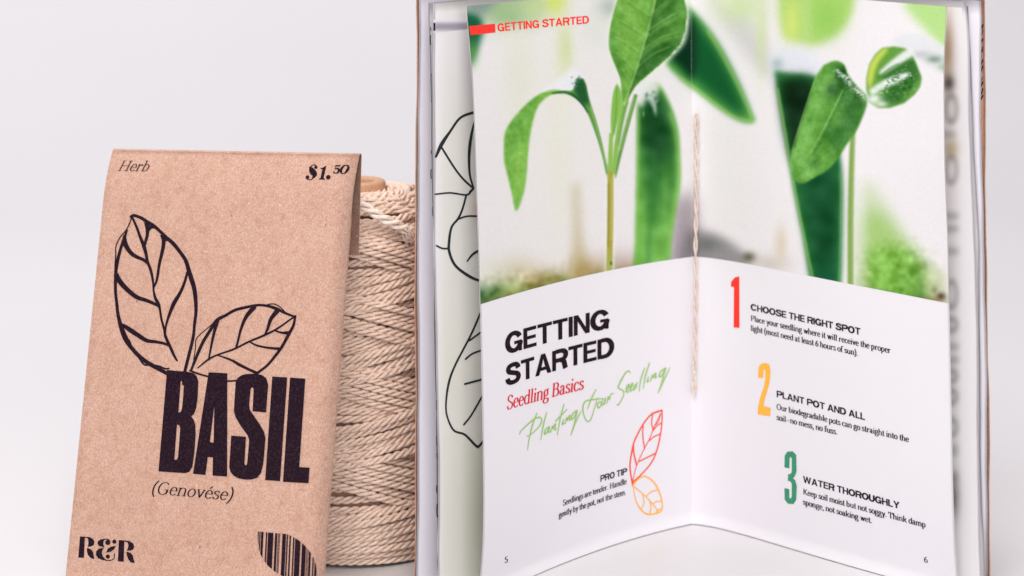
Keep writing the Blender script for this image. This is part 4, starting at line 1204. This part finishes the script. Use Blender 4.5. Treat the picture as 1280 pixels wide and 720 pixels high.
# arching leaf, left
cv.poly([(662, 124), (686, 106), (704, 94), (715, 84), (724, 92), (728, 108), (714, 116), (690, 118)], (240, 240, 244), 2.6, 0.95)
m = cv.poly([(700, 113), (690, 112.5), (672, 119), (655, 133), (638, 153), (631, 167), (630, 181), (630, 200), (634, 218), (640, 242), (645, 264), (654, 243), (658, 218), (660, 190), (663, 167), (669, 141), (677, 127), (690, 118), (704, 116)], (122, 190, 70), 0.9)
cv.poly([(676, 118), (655, 136), (640, 158), (634, 185), (642, 190), (652, 160), (664, 140)], (96, 166, 60), 4, 0.7, clip=m)
cv.poly([(646, 190), (658, 180), (654, 225), (646, 258)], (150, 210, 84), 4, 0.8, clip=m)
cv.noise(1.4, 5, m, 21)
m = cv.poly([(718, 98), (726, 97), (732, 104), (736, 122), (745, 150), (752, 176), (758, 204), (764, 226), (760, 228), (754, 200), (746, 172), (735, 143), (726, 129), (716, 121), (704, 117), (690, 117.5), (690, 115.5), (706, 113), (716, 112)], (88, 156, 62), 0.7)
cv.poly([(714, 100), (727, 97), (733, 108), (736, 128), (728, 130), (720, 118)], (22, 88, 44), 1.8, 0.95, clip=m)
cv.line([(690, 116.5), (706, 115), (718, 120), (728, 130), (735, 141)], [1, 2, 3, 2.4, 1.5], (30, 84, 44), 0.7, 0.9)
cv.line([(738, 134), (747, 164), (755, 196), (761, 220)], 1.8, (150, 196, 104), 0.7, 0.8)
cv.poly([(700, 108), (712, 94), (722, 92), (727, 97), (719, 101), (717, 108), (711, 113)], (236, 238, 242), 2.0, 0.95)
for _ in range(50):
    cv.blob(random.gauss(715, 3.4), random.gauss(102, 4.4), random.uniform(0.8, 1.5), random.uniform(0.7, 1.1), (234, 238, 238), 0.4)
for _ in range(24):
    cv.blob(random.gauss(722, 3), random.gauss(103, 4), 1.1, 0.9, (24, 84, 44), 0.6)
# petioles and stem
cv.line([(794, 121), (786, 148), (776, 186), (768, 220)], [3.5, 4.5, 4.6, 4], (232, 234, 226), 1.4, 0.8)
cv.line([(795, 118), (787, 146), (777, 184), (768, 222)], [4.5, 5, 4.6, 4], (104, 158, 70), 0.7)
cv.line([(793, 122), (785, 150), (775, 188)], 1.4, (160, 200, 116), 0.6, 0.8)
cv.line([(782, 122), (776, 150), (771, 180), (766, 224)], [8, 6.5, 6, 5], (140, 196, 84), 0.7)
cv.line([(784, 126), (778, 152), (773, 182)], [4, 3, 2], (86, 150, 58), 0.8, 0.7)
m = cv.poly([(771, 104), (775.5, 112), (777, 124), (774.5, 142), (770, 160), (766, 172), (763.5, 160), (764, 138), (766.5, 116)], (134, 196, 76), 0.7)
cv.line([(771, 108), (770, 140), (767, 168)], 1.3, (92, 156, 56), 0.6, 0.8)
cv.line([(764, 166), (763, 200), (763, 226)], [5, 6, 7], (146, 198, 84), 0.7)
cv.line([(763, 218), (763, 250), (762.5, 300), (761, 362)], 12, (244, 242, 236), 1.0, 0.8)
cv.line([(763, 214), (763, 250), (762.5, 300), (761, 362)], [7, 7.6, 7.4, 7], (178, 170, 66), 0.7)
cv.line([(765, 222), (765, 255), (764.5, 300)], 2, (204, 196, 104), 0.7, 0.7)
cv.line([(760.8, 230), (760.8, 262), (760, 310)], 1.6, (142, 124, 52), 0.7, 0.7)
cv.blob(762, 336, 5, 16, (164, 192, 98), 0.7)
cv.line([(763.6, 327), (764, 331)], 1.6, (40, 40, 28), 0.4)
# big central leaf
cv.poly([(776, -22), (770, 0), (761, 28), (758, 54), (762, 72), (772, 92), (778, 110), (792, 112), (822, 88), (842, 70), (856, 54), (861, 34), (862, 12), (858, -22)], (232, 240, 222), 1.8, 0.8)
pts = [(784, -26), (772, 0), (764, 28), (761, 53), (764, 69), (772, 89), (776, 102), (777, 120), (779, 134), (784, 126), (792, 111), (800, 102), (819, 86), (838, 69), (851, 55), (857, 36), (858.5, 17), (855, 0), (848, -26)]
m = cv.poly(pts, (110, 176, 64), 0.7)
cv.poly([(826, -26), (819, 0), (810, 36), (797, 83), (783, 124), (794, 112), (822, 86), (842, 68), (854, 50), (860, 20), (852, -26)], (76, 140, 50), 1.2, 0.95, clip=m)
cv.poly([(806, 70), (826, 60), (846, 52), (838, 68), (816, 86), (798, 100)], (46, 108, 38), 3, 0.8, clip=m)
cv.poly([(812, 32), (834, 22), (846, 4), (836, -10), (822, 4)], (58, 122, 44), 4, 0.7, clip=m)
cv.poly([(836, 30), (854, 12), (856, 36), (846, 52), (830, 50)], (92, 158, 58), 3, 0.7, clip=m)
cv.poly([(790, -20), (806, -10), (798, 40), (786, 80), (778, 60), (782, 20)], (132, 192, 78), 6, 0.75, clip=m)
cv.poly([(763, 40), (770, 46), (776, 70), (778, 96), (770, 84), (763, 66)], (84, 150, 54), 2.5, 0.7, clip=m)
cv.line([(820, -4), (810.5, 36), (797, 83), (784, 120), (780, 132)], [2.6, 2.4, 2.2, 2.4, 3], (160, 206, 110), 0.6, 0.95, clip=m)
cv.line([(823, -4), (813.5, 36), (800, 83), (787, 117)], 1.8, (36, 96, 34), 0.8, 0.7, clip=m)
for p in ([(808, 40), (828, 26), (846, 16)], [(802, 64), (824, 48), (848, 40)], [(795, 86), (816, 68), (838, 58)], [(812, 20), (830, 4), (840, -10)]):
    cv.line(p, 1.5, (140, 190, 96), 0.7, 0.75, clip=m)
    cv.line([(x + 1, y + 2.4) for x, y in p], 2, (38, 98, 36), 1.1, 0.5, clip=m)
for p in ([(806, 44), (790, 34), (774, 24)], [(800, 66), (784, 54), (768, 46)], [(793, 88), (782, 76), (770, 66)], [(812, 20), (798, 10), (784, 0)], [(789, 104), (782, 94), (777, 84)]):
    cv.line(p, 1.3, (160, 208, 108), 0.7, 0.6, clip=m)
    cv.line([(x, y + 2.4) for x, y in p], 2, (80, 146, 52), 1.2, 0.5, clip=m)
for p, w_ in (([(806, 56), (824, 40), (846, 28)], 8), ([(799, 78), (818, 60), (846, 50)], 8), ([(812, 30), (826, 14), (838, -6)], 8), ([(792, 98), (806, 84), (826, 74)], 6)):
    cv.line(p, [w_ * .5, w_, w_ * .4], (40, 104, 34), 2.2, 0.6, clip=m)
for p in ([(808, 46), (828, 31), (848, 22)], [(803, 68), (824, 52), (848, 44)], [(815, 22), (830, 8), (842, -8)]):
    cv.line(p, [2, 4, 2], (122, 180, 82), 1.4, 0.65, clip=m)
cv.line([(766, 40), (768, 66), (778, 96)], 2.5, (70, 138, 46), 1.4, 0.6, clip=m)
cv.noise(0.9, 3.5, m, 31); cv.noise(3, 6, m, 32)
for _ in range(90):                                   # hairy lit rim
    t = random.random()
    i = t * 5; P_ = [(860, 14), (858, 36), (851, 56), (838, 70), (820, 87), (800, 103)]
    k_ = int(min(i, 4.999)); fr_ = i - k_
    x = P_[k_][0] * (1 - fr_) + P_[k_ + 1][0] * fr_ + random.gauss(0, .6); y = P_[k_][1] * (1 - fr_) + P_[k_ + 1][1] * fr_ + random.gauss(0, .6)
    cv.blob(x, y, 0.9, 0.9, (226, 240, 214), 0.6)
cv.img = cv.img * 0.90 + cv.img.mean(2, keepdims=True) * 0.10
cv.noise(0.7, 1.0, 1.0, 41)


def photo(pg, parent, corner_px, spine_px, nu, nv):
    z_out = pg.px2uv(np.array([corner_px], float))[0, 1]
    z_in = pg.px2uv(np.array([spine_px], float))[0, 1]
    us = np.linspace(0.00005, pg.U - 0.0002, nu)
    uv = []
    for u in us:
        zb = z_in + (z_out - z_in) * u / pg.U
        uv.append(np.column_stack([np.full(nv, u), np.linspace(zb, pg.z1 - 0.0001, nv)]))
    uv = np.vstack(uv)
    P = pg.at(uv, 5e-5)
    px = 640 + FPX * P[:, 0] / P[:, 1]; py = HZ + FPX * (CAMH - P[:, 2]) / P[:, 1]
    link_mesh('printed_photo', P, grid_faces(nu, nv), M_PHOTO, parent, bb, attr=albedo(cv.sample(px, py)))


photo(PL, pageL, (600.6, 380.3), (867, 321.0), 330, 460)
photo(PR, pageR, (1186.5, 379.3), (869, 320.8), 390, 460)

# ---- lettering, left page
ik = Ink(PL)
ik.poly_px([(586.3, 32.7), (618.5, 29.6), (619.2, 40.6), (588, 43.9)])
ik.text(*grotesk('GETTING STARTED', 0.07), (622, 39.6), (736, 29.2), 10.2)
ik.build('printed_header', M_RED, pageL, bb)
ik = Ink(PL)
ik.text(*grotesk('GETTING', 0.045, 0.25), (632, 443.3), (761.5, 410.2), 26.3)
ik.text(*grotesk('STARTED', 0.045, 0.25), (632.3, 482.6), (767, 445.0), 26.3)
ik.build('printed_title', M_INK, pageL, bb)
ik = Ink(PL)
ik.text(*serif('Seedling Basics', 0.23, 0.08), (633, 512.5), (729, 486.5), 17, 0.12)
ik.build('printed_subtitle', M_CRIMSON, pageL, bb)
ik = Ink(PL)
for st in [[(265, 440), (235, 520), (210, 620), (197, 705)], [(140, 592), (150, 570), (200, 520), (250, 480), (285, 470), (300, 490), (285, 530), (250, 570), (210, 600), (190, 605)],
           [(335, 435), (310, 530), (293, 632)], [(352, 538), (328, 556), (318, 590), (335, 580), (357, 538), (348, 580), (362, 570)], [(365, 578), (378, 532), (380, 552), (398, 515), (393, 562), (406, 550)],
           [(460, 375), (435, 470), (412, 597)], [(398, 500), (440, 455), (482, 412)], [(458, 485), (447, 522), (462, 510)], [(468, 515), (480, 470), (482, 492), (502, 455), (498, 492), (510, 480)],
           [(550, 422), (522, 445), (512, 482), (532, 470), (555, 418), (535, 510), (510, 597)], [(510, 597), (545, 500), (582, 428)],
           [(690, 270), (660, 330), (628, 412)], [(745, 335), (700, 338), (655, 345), (618, 352), (598, 385), (597, 425), (610, 475), (632, 500), (655, 480), (680, 400), (702, 330)],
           [(718, 358), (702, 372), (704, 402), (722, 390), (727, 364), (716, 355)], [(738, 342), (730, 382), (748, 368), (758, 332), (753, 376)], [(768, 368), (778, 322), (783, 342), (800, 302), (818, 300)],
           [(937, 152), (926, 135), (900, 155), (866, 215), (850, 255), (872, 270), (890, 285), (885, 322), (852, 380), (840, 375)],
           [(903, 285), (926, 252), (926, 234), (910, 256), (915, 292), (936, 268)], [(936, 270), (952, 240), (951, 224), (938, 250), (942, 282), (960, 262)],
           [(990, 222), (966, 246), (964, 272), (986, 242)], [(1040, 115), (1012, 200), (1000, 282)], [(1076, 78), (1046, 170), (1030, 262)], [(1068, 178), (1058, 216), (1071, 204)],
           [(1082, 210), (1096, 165), (1098, 186), (1121, 150), (1115, 187), (1128, 174)], [(1185, 118), (1156, 140), (1145, 177), (1166, 165), (1192, 113), (1165, 210), (1138, 292)], [(1138, 292), (1180, 200), (1222, 113)]]:
    ik.stroke_px(zc(st, 625, 440, 5.76), [1.2, 1.9, 1.5, 1.0])
ik.build('printed_script', M_SCRIPT, pageL, bb)
ik = Ink(PL)
ik.text(*grotesk('PRO TIP', 0.06, 0.24), (750.3, 602.5), (783.5, 592.6), 8.0)
ik.build('printed_heading', M_INKTXT, pageL, bb)
ik = Ink(PL)
ik.text(*serif('Seedlings are tender. Handle', 0.27, 0.10), (703.4, 632.4), (783, 604.6), 7.1)
ik.text(*serif('gently by the pot, not the stem.', 0.27, 0.10), (698.2, 647.4), (782.4, 618.0), 7.1)
ik.build('printed_paragraph', M_INKTXT, pageL, bb)
ik = Ink(PL)
ik.text(*serif('5', 0.22, 0.09), (630.2, 704), (634.6, 702.6), 7.4)
ik.build('printed_page_number', M_INKTXT, pageL, bb)
Z5 = (770, 500, 4.5)
ik = Ink(PL)
for st, w in [([(92, 475), (78, 380), (85, 310), (100, 240), (130, 175), (160, 125), (200, 80), (258, 58)], 1.9), ([(258, 58), (258, 120), (250, 190), (230, 280), (200, 350), (150, 410), (92, 465)], 1.7),
              ([(92, 460), (115, 370), (155, 280), (185, 225), (215, 150), (250, 75)], 1.1), ([(97, 245), (100, 300), (115, 365)], 1.9), ([(152, 140), (150, 200), (160, 275)], 1.5), ([(205, 80), (200, 130), (208, 170)], 1.5),
              ([(256, 128), (230, 145), (205, 175)], 1.4), ([(250, 190), (215, 205), (185, 230)], 1.4), ([(225, 298), (180, 320), (130, 345)], 1.6), ([(200, 78), (230, 66), (258, 58)], 2.2), ([(222, 140), (238, 120), (250, 80)], 1.0)]:
    ik.stroke_px(zc(st, *Z5), w)
ik.build('printed_leaf', M_LEAFRED, pageL, bb)
ik = Ink(PL)
for st, w in [([(92, 480), (130, 440), (165, 430), (210, 460), (240, 510), (258, 570), (255, 622), (215, 640), (170, 640), (135, 610), (110, 560), (95, 482)], [2.0, 1.8, 1.8, 2.0, 2.0, 1.6, 1.8, 2.2, 1.8, 1.4, 1.1]),
              ([(92, 480), (130, 510), (165, 540), (210, 590), (240, 630)], 1.3), ([(236, 505), (200, 515), (170, 540)], 1.4), ([(256, 572), (230, 570), (205, 584)], 1.3), ([(140, 612), (157, 580), (150, 530)], 1.3), ([(190, 640), (197, 600), (185, 560)], 1.3), ([(222, 638), (232, 620), (250, 612)], 1.4)]:
    ik.stroke_px(zc(st, *Z5), w)
ik.build('printed_leaf', M_YELLOW, pageL, bb)

# ---- lettering, right page
ik = Ink(PR)
ik.poly_px(zc([(100, 68), (110, 62), (135, 58), (136, 415), (95, 412), (97, 132), (76, 128), (78, 96)], 900, 335, 5.54))
ik.build('printed_numeral', M_RED, pageR, bb)
ik = Ink(PR)
ik.poly_px(zc([(58, 88), (60, 45), (70, 32), (90, 28), (104, 36), (109, 56), (108, 85), (104, 112), (95, 145), (83, 185), (81, 205), (109, 212), (108, 247), (56, 238), (58, 205), (68, 165), (82, 125), (87, 95), (88, 62), (84, 53), (80, 60), (79, 90)], 930, 445, 3.274))
ik.build('printed_numeral', M_YELLOW, pageR, bb)
ik = Ink(PR)
ik.poly_px(zc([(166, 456), (167, 408), (178, 391), (200, 390), (214, 404), (216, 470), (209, 492), (201, 500), (211, 510), (217, 532), (214, 590), (203, 606), (180, 604), (167, 588), (166, 540), (186, 545), (186, 580), (191, 584), (196, 575), (196, 522), (190, 513), (180, 511), (181, 483), (190, 483), (196, 475), (196, 420), (191, 412), (187, 420), (186, 460)], 930, 445, 3.274))
ik.build('printed_numeral', M_GREEN, pageR, bb)
for t, p0, p1 in (('CHOOSE THE RIGHT SPOT', (938.6, 387.6), (1075.8, 418.8)), ('PLANT POT AND ALL', (971, 496.2), (1081.4, 525.2)), ('WATER THOROUGHLY', (1004, 602.9), (1124.8, 636.2))):
    ik = Ink(PR)
    ik.text(*grotesk(t, 0.055, 0.25), p0, p1, 8.2)
    ik.build('printed_heading', M_INKTXT, pageR, bb)
for n_, (t, p0, p1) in enumerate((('Place your seedling where it will receive the proper', (938.6, 401), (1113.6, 441.6)), ('light (most need at least 6 hours of sun).', (938.6, 413.2), (1072.9, 444.9)),
                  ('Our biodegradable pots can go straight into the', (971, 511.6), (1136.4, 552.6)), ('soil-no mess, no fuss.', (971, 524.6), (1047.2, 543.4)),
                  ('Keep soil moist but not soggy. Think damp', (1004, 617.6), (1157.6, 659.5)), ('sponge, not soaking wet.', (1004, 630.4), (1090.6, 654.2)))):
    if n_ % 2 == 0: ik = Ink(PR)
    ik.text(*serif(t, 0.27, 0.10), p0, p1, 7.0)
    if n_ % 2: ik.build('printed_paragraph', M_INKTXT, pageR, bb)
ik = Ink(PR)
ik.text(*serif('6', 0.22, 0.09), (1155.3, 702.5), (1160, 703.8), 7.4)
ik.build('printed_page_number', M_INKTXT, pageR, bb)

# ---- leaves behind the open spread
def lin_depth(k, c=0.0): return lambda x: k * x + c * x * x
def fan_depth(k, l): return lambda x: x * (k - 0.80 * np.exp(-x / l))


def vell(px, py):
    A = np.tile(np.array([240, 239, 231.0]), (len(px), 1))
    def bl(cx, cy, rx, ry, c, a):
        m = (a * np.exp(-((px - cx) / rx) ** 2 - ((py - cy) / ry) ** 2))[:, None]
        A[:] = A * (1 - m) + np.array(c) * m
    bl(612, 640, 34, 90, (214, 216, 194), 0.9)
    bl(598, 262, 8, 14, (226, 190, 176), 0.7)
    bl(575, 60, 60, 60, (242, 239, 240), 0.8)
    bl(560, 470, 30, 60, (240, 238, 222), 0.5)
    edge = np.clip((556 - px) / 10, 0, 1)[:, None]
    A[:] = A * (1 - edge) + np.array((248, 245, 246)) * edge
    return albedo(A)


PV = Page(-1, lin_depth(0.60, 3.9), 0.0922, [0, 190, 360, 560, 720, 760], [541, 542.5, 544, 547, 548.5, 549], trim=True, y0=YS + 0.0016, z1=0.2007)
vel = PV.build('page', M_VELLUM, 'greyish translucent page with bold leaf outlines', attr=vell, nu=160, nv=60)
ik = Ink(PV)
def vz(st, y0, w): ik.stroke_px(zc(st, 510, y0, 3.6), w / 3.6 if np.isscalar(w) else [x / 3.6 for x in w])
vz([(330, 498), (297, 505), (235, 530), (190, 590), (150, 650), (125, 705)], 0, [11, 12, 11, 11, 17, 10])
vz([(305, 530), (290, 580), (278, 650), (274, 720), (278, 790), (294, 846)], 0, [8, 10, 14, 12, 10, 8])
vz([(150, 15), (210, 110), (250, 160), (293, 199)], 180, 9)
vz([(122, 226), (190, 220), (262, 229), (282, 212), (294, 200)], 180, [7, 8, 8, 11, 8])
vz([(262, 228), (245, 290), (225, 335), (195, 375), (184, 440), (186, 490), (215, 550), (280, 598), (330, 618)], 180, [9, 9, 10, 10, 12, 12, 12, 13, 9])
vz([(225, 338), (265, 325), (330, 325)], 180, 8)
vz([(128, 458), (155, 470), (184, 470)], 180, 8)
vz([(330, 472), (290, 497), (265, 528)], 180, [12, 10, 6])
vz([(340, 80), (322, 120), (280, 215), (210, 350), (182, 430), (170, 520), (176, 580), (205, 640), (255, 660), (300, 705), (318, 712), (350, 672)], 360, [8, 9, 9, 9, 10, 8, 8, 9, 10, 11, 11, 8])
vz([(275, 237), (345, 186)], 360, 8); vz([(258, 320), (290, 295), (345, 275)], 360, 8); vz([(255, 432), (345, 408)], 360, 9); vz([(250, 615), (285, 570), (345, 465)], 360, 8)
ik.build('printed_leaf_outline', M_INKLINE, vel, bb)
m_tab, nt, b = new_mat('grey_tab_ink', 0.6, 0.2)
co = N(nt, 'ShaderNodeTexCoord').outputs['Object']
nt.links.new(ramp(nt, noise(nt, co, 700, 2).outputs[0], [(0.3, (0.30, 0.28, 0.34)), (0.7, (0.36, 0.34, 0.40))]).outputs[0], b.inputs['Base Color'])
# soft grey bar seen through the sheet: fine print grid
cvt = Canvas(530, 10, 640, 60, 3)
cvt.img[:] = np.array((242, 239, 239))
cvt.poly([(543, 28.5), (625, 28.5), (625, 38), (543, 38)], (166, 160, 172), 1.6, 1.0, smooth=0)
cvt.img[:] = cvt.img
uvp = PV.px2uv(np.array([(541.6, 33.0), (588, 33.0)], float))
us = np.linspace(uvp[1, 0], uvp[0, 0], 60); vs = np.linspace(uvp[0, 1] - 0.0022, uvp[0, 1] + 0.0022, 24)
uu, vv = np.meshgrid(us, vs, indexing='ij')
P = PV.at(np.column_stack([uu.ravel(), vv.ravel()]), 6e-5)
px = 640 + FPX * P[:, 0] / P[:, 1]; py = HZ + FPX * (CAMH - P[:, 2]) / P[:, 1]
link_mesh('printed_bar', P, grid_faces(60, 24), M_VELLUM, vel, bb, attr=albedo(cvt.sample(px, py)))
ik = Ink(PV, 1.4e-4)
ik.poly_px([(541.4, 28.6), (543.8, 28.6), (543.8, 38.4), (541.4, 38.4)])
ik.build('printed_edge_mark', M_INK, vel, bb)

# second white sheet on the left, its edge carrying small printed marks
P2 = Page(-1, lin_depth(0.57, 3.5), 0.0938, [0, 190, 360, 560, 720, 760], [535.8, 538.5, 543, 545.2, 546.5, 547], trim=True, y0=YS + 0.0026, z1=0.2006)
pg = P2.build('page', M_PAPER, 'plain white page whose edge carries small dark marks')
ik = Ink(P2)
for y0_, y1_, x_, w in ((34, 38, 537.6, 1.4), (44, 56, 537.4, 1.8), (92, 128, 538, 1.0), (188, 192, 538, 1.4), (212, 223, 537.8, 2.0), (258, 270, 540, 1.6), (330, 352, 542, 1.0), (500, 512, 544.6, 1.2), (545, 556, 545, 1.2), (567, 573, 545.2, 1.8), (607, 616, 545.2, 2.4), (630, 646, 545.4, 2.4), (644, 682, 547, 1.2), (690, 712, 546.4, 1.5)):
    w = w * 0.6
    if y0_ == 500:
        ik.build('printed_edge_mark', M_INKLINE, pg, bb)
        ik = Ink(P2)
    ik.stroke_px([(x_ + 0.8, y0_), (x_ + 0.4, (y0_ + y1_) / 2), (x_ + 0.9, y1_)], w)
ik.build('printed_edge_mark', M_INKLINE, pg, bb)

# covers with their white endpapers
CL = Page(-1, lin_depth(0.55, 3.0), 0.0990, [0, 360, 720, 760], [521.6, 520.6, 519.6, 519.2], trim=True, y0=YS + 0.0052, z1=0.2035)
cover = CL.build('cover', M_COVER, 'brown kraft front cover', th=0.0006)
EL = Page(-1, lin_depth(0.55, 3.0), 0.0984, [0, 360, 720, 760], [523.4, 522.6, 521.4, 521.2], trim=True, y0=YS + 0.0047, z1=0.2030)
EL.build('endpaper', M_END)
CR = Page(1, fan_depth(0.918, 0.0222), 0.0955, [0, 100, 200, 320, 520, 720, 760], [1229.5, 1229.5, 1231, 1232.5, 1234.5, 1236.3, 1236.5], trim=True, y0=YS + 0.0052, z1=0.2012)
coverR = CR.build('cover', M_COVER, 'brown kraft back cover', th=0.0008)
ik = Ink(CR)
for y in (33, 38, 50, 59, 63, 76, 84, 97, 103, 112, 121):
    k_ = random.uniform(0, 1.4)
    ik.stroke_px([(1226.0 + k_, y + random.uniform(2, 6)), (1228.6, y - random.uniform(0, 2))], random.uniform(0.8, 2.0))
ik.build('printed_edge_mark', M_INK, coverR, bb)
ER = Page(1, fan_depth(0.918, 0.0222), 0.0945, [0, 100, 200, 320, 520, 720, 760], [1225.5, 1225.5, 1228, 1230.5, 1233, 1235, 1235.2], trim=True, y0=YS + 0.0046, z1=0.2010)
ER.build('endpaper', M_END)
PR3 = Page(1, fan_depth(0.930, 0.0216), 0.0920, [0, 60, 124, 230, 320, 520, 640, 720, 760], [1211, 1213, 1216, 1219.5, 1224, 1226.5, 1228, 1231, 1232], trim=True, y0=YS + 0.0036, z1=0.1990)
PR3.build('page', M_PAPER, 'narrow white page edge next to the back cover')


def backp(px, py):
    A = np.tile(np.array([246, 243, 244.0]), (len(px), 1))
    return albedo(A)


PR2 = Page(1, fan_depth(0.94, 0.021), 0.0885, [0, 12, 45, 124, 230, 320, 520, 640, 720, 760], [1205.5, 1206.5, 1210.5, 1212.5, 1216, 1221, 1222.5, 1224, 1228, 1229], trim=True, y0=YS + 0.0022, z1=0.2007)
# soft show-through lettering running up this sheet
cvb = Canvas(1165, 0, 1235, 740, 2)
cvb.img[:] = (246, 243, 244)
cvb.blob(1178, 300, 18, 420, (226, 220, 210), 0.5)
def ring(cy, ry, col=(112, 104, 104)):
    o_ = cvb.mask([(1189 + 9 * math.cos(t), cy + ry * math.sin(t)) for t in np.linspace(0, 6.28, 20)[:-1]], 2)
    i_ = cvb.mask([(1189 + 4.5 * math.cos(t), cy + (ry - 7) * math.sin(t)) for t in np.linspace(0, 6.28, 20)[:-1]], 2)
    cvb.put(cvb.blur(np.clip(o_ - i_, 0, 1), 2.4), col, 0.5)
def barb(y0_, y1_, x1_=1198, col=(112, 104, 104)): cvb.poly([(1170, y0_), (x1_, y0_), (x1_, y1_), (1170, y1_)], col, 3.0, 0.45, smooth=0)
cvb.blob(1184, 60, 8, 44, (170, 140, 104), 0.8); cvb.blob(1186, 104, 7, 10, (70, 62, 56), 0.8)
ring(136, 20, (92, 88, 78)); barb(164, 172, 1194); cvb.blob(1188, 186, 10, 12, (186, 164, 122), 0.7)
ring(212, 20); barb(266, 274); barb(282, 290); barb(310, 318); ring(368, 20); ring(406, 11); barb(430, 437); barb(446, 454); ring(470, 10); ring(496, 11)
ring(534, 13, (108, 120, 100)); barb(556, 570, 1197, (116, 134, 112)); barb(590, 602, 1197, (92, 112, 90)); cvb.blob(1188, 622, 10, 26, (84, 76, 72), 0.8)
bp = PR2.build('page', M_VELLUM, 'white page behind the steps with dark lettering showing through', attr=backp)
us = np.linspace(np.interp(0.066, PR2.tx, PR2.tu), np.interp(0.0872, PR2.tx, PR2.tu), 60); vs = np.linspace(0.002, 0.1985, 420)
uu, vv = np.meshgrid(us, vs, indexing='ij')
P = PR2.at(np.column_stack([uu.ravel(), vv.ravel()]), 6e-5)
px = 640 + FPX * P[:, 0] / P[:, 1]; py = HZ + FPX * (CAMH - P[:, 2]) / P[:, 1]
link_mesh('printed_lettering', P, grid_faces(60, 420), M_VELLUM, bp, bb, attr=albedo(cvb.sample(px, py)))

# sewing thread in the fold
path = []
for x, y in ((871, 142), (870.6, 170), (870.4, 220), (870.0, 270), (869.4, 318), (869.6, 350), (869.2, 400), (868.6, 450), (867.6, 492)):
    r = ray(x, y); path.append(np.array([0, 0, CAMH]) + r * 0.8896)
C = smooth_line(path, 26)
V, F = ply_mesh(C, 0.00086, 0.0150, plies=2, sides=8)
link_mesh('sewing_thread', V, F, M_THREAD, booklet, bb, smooth=True)
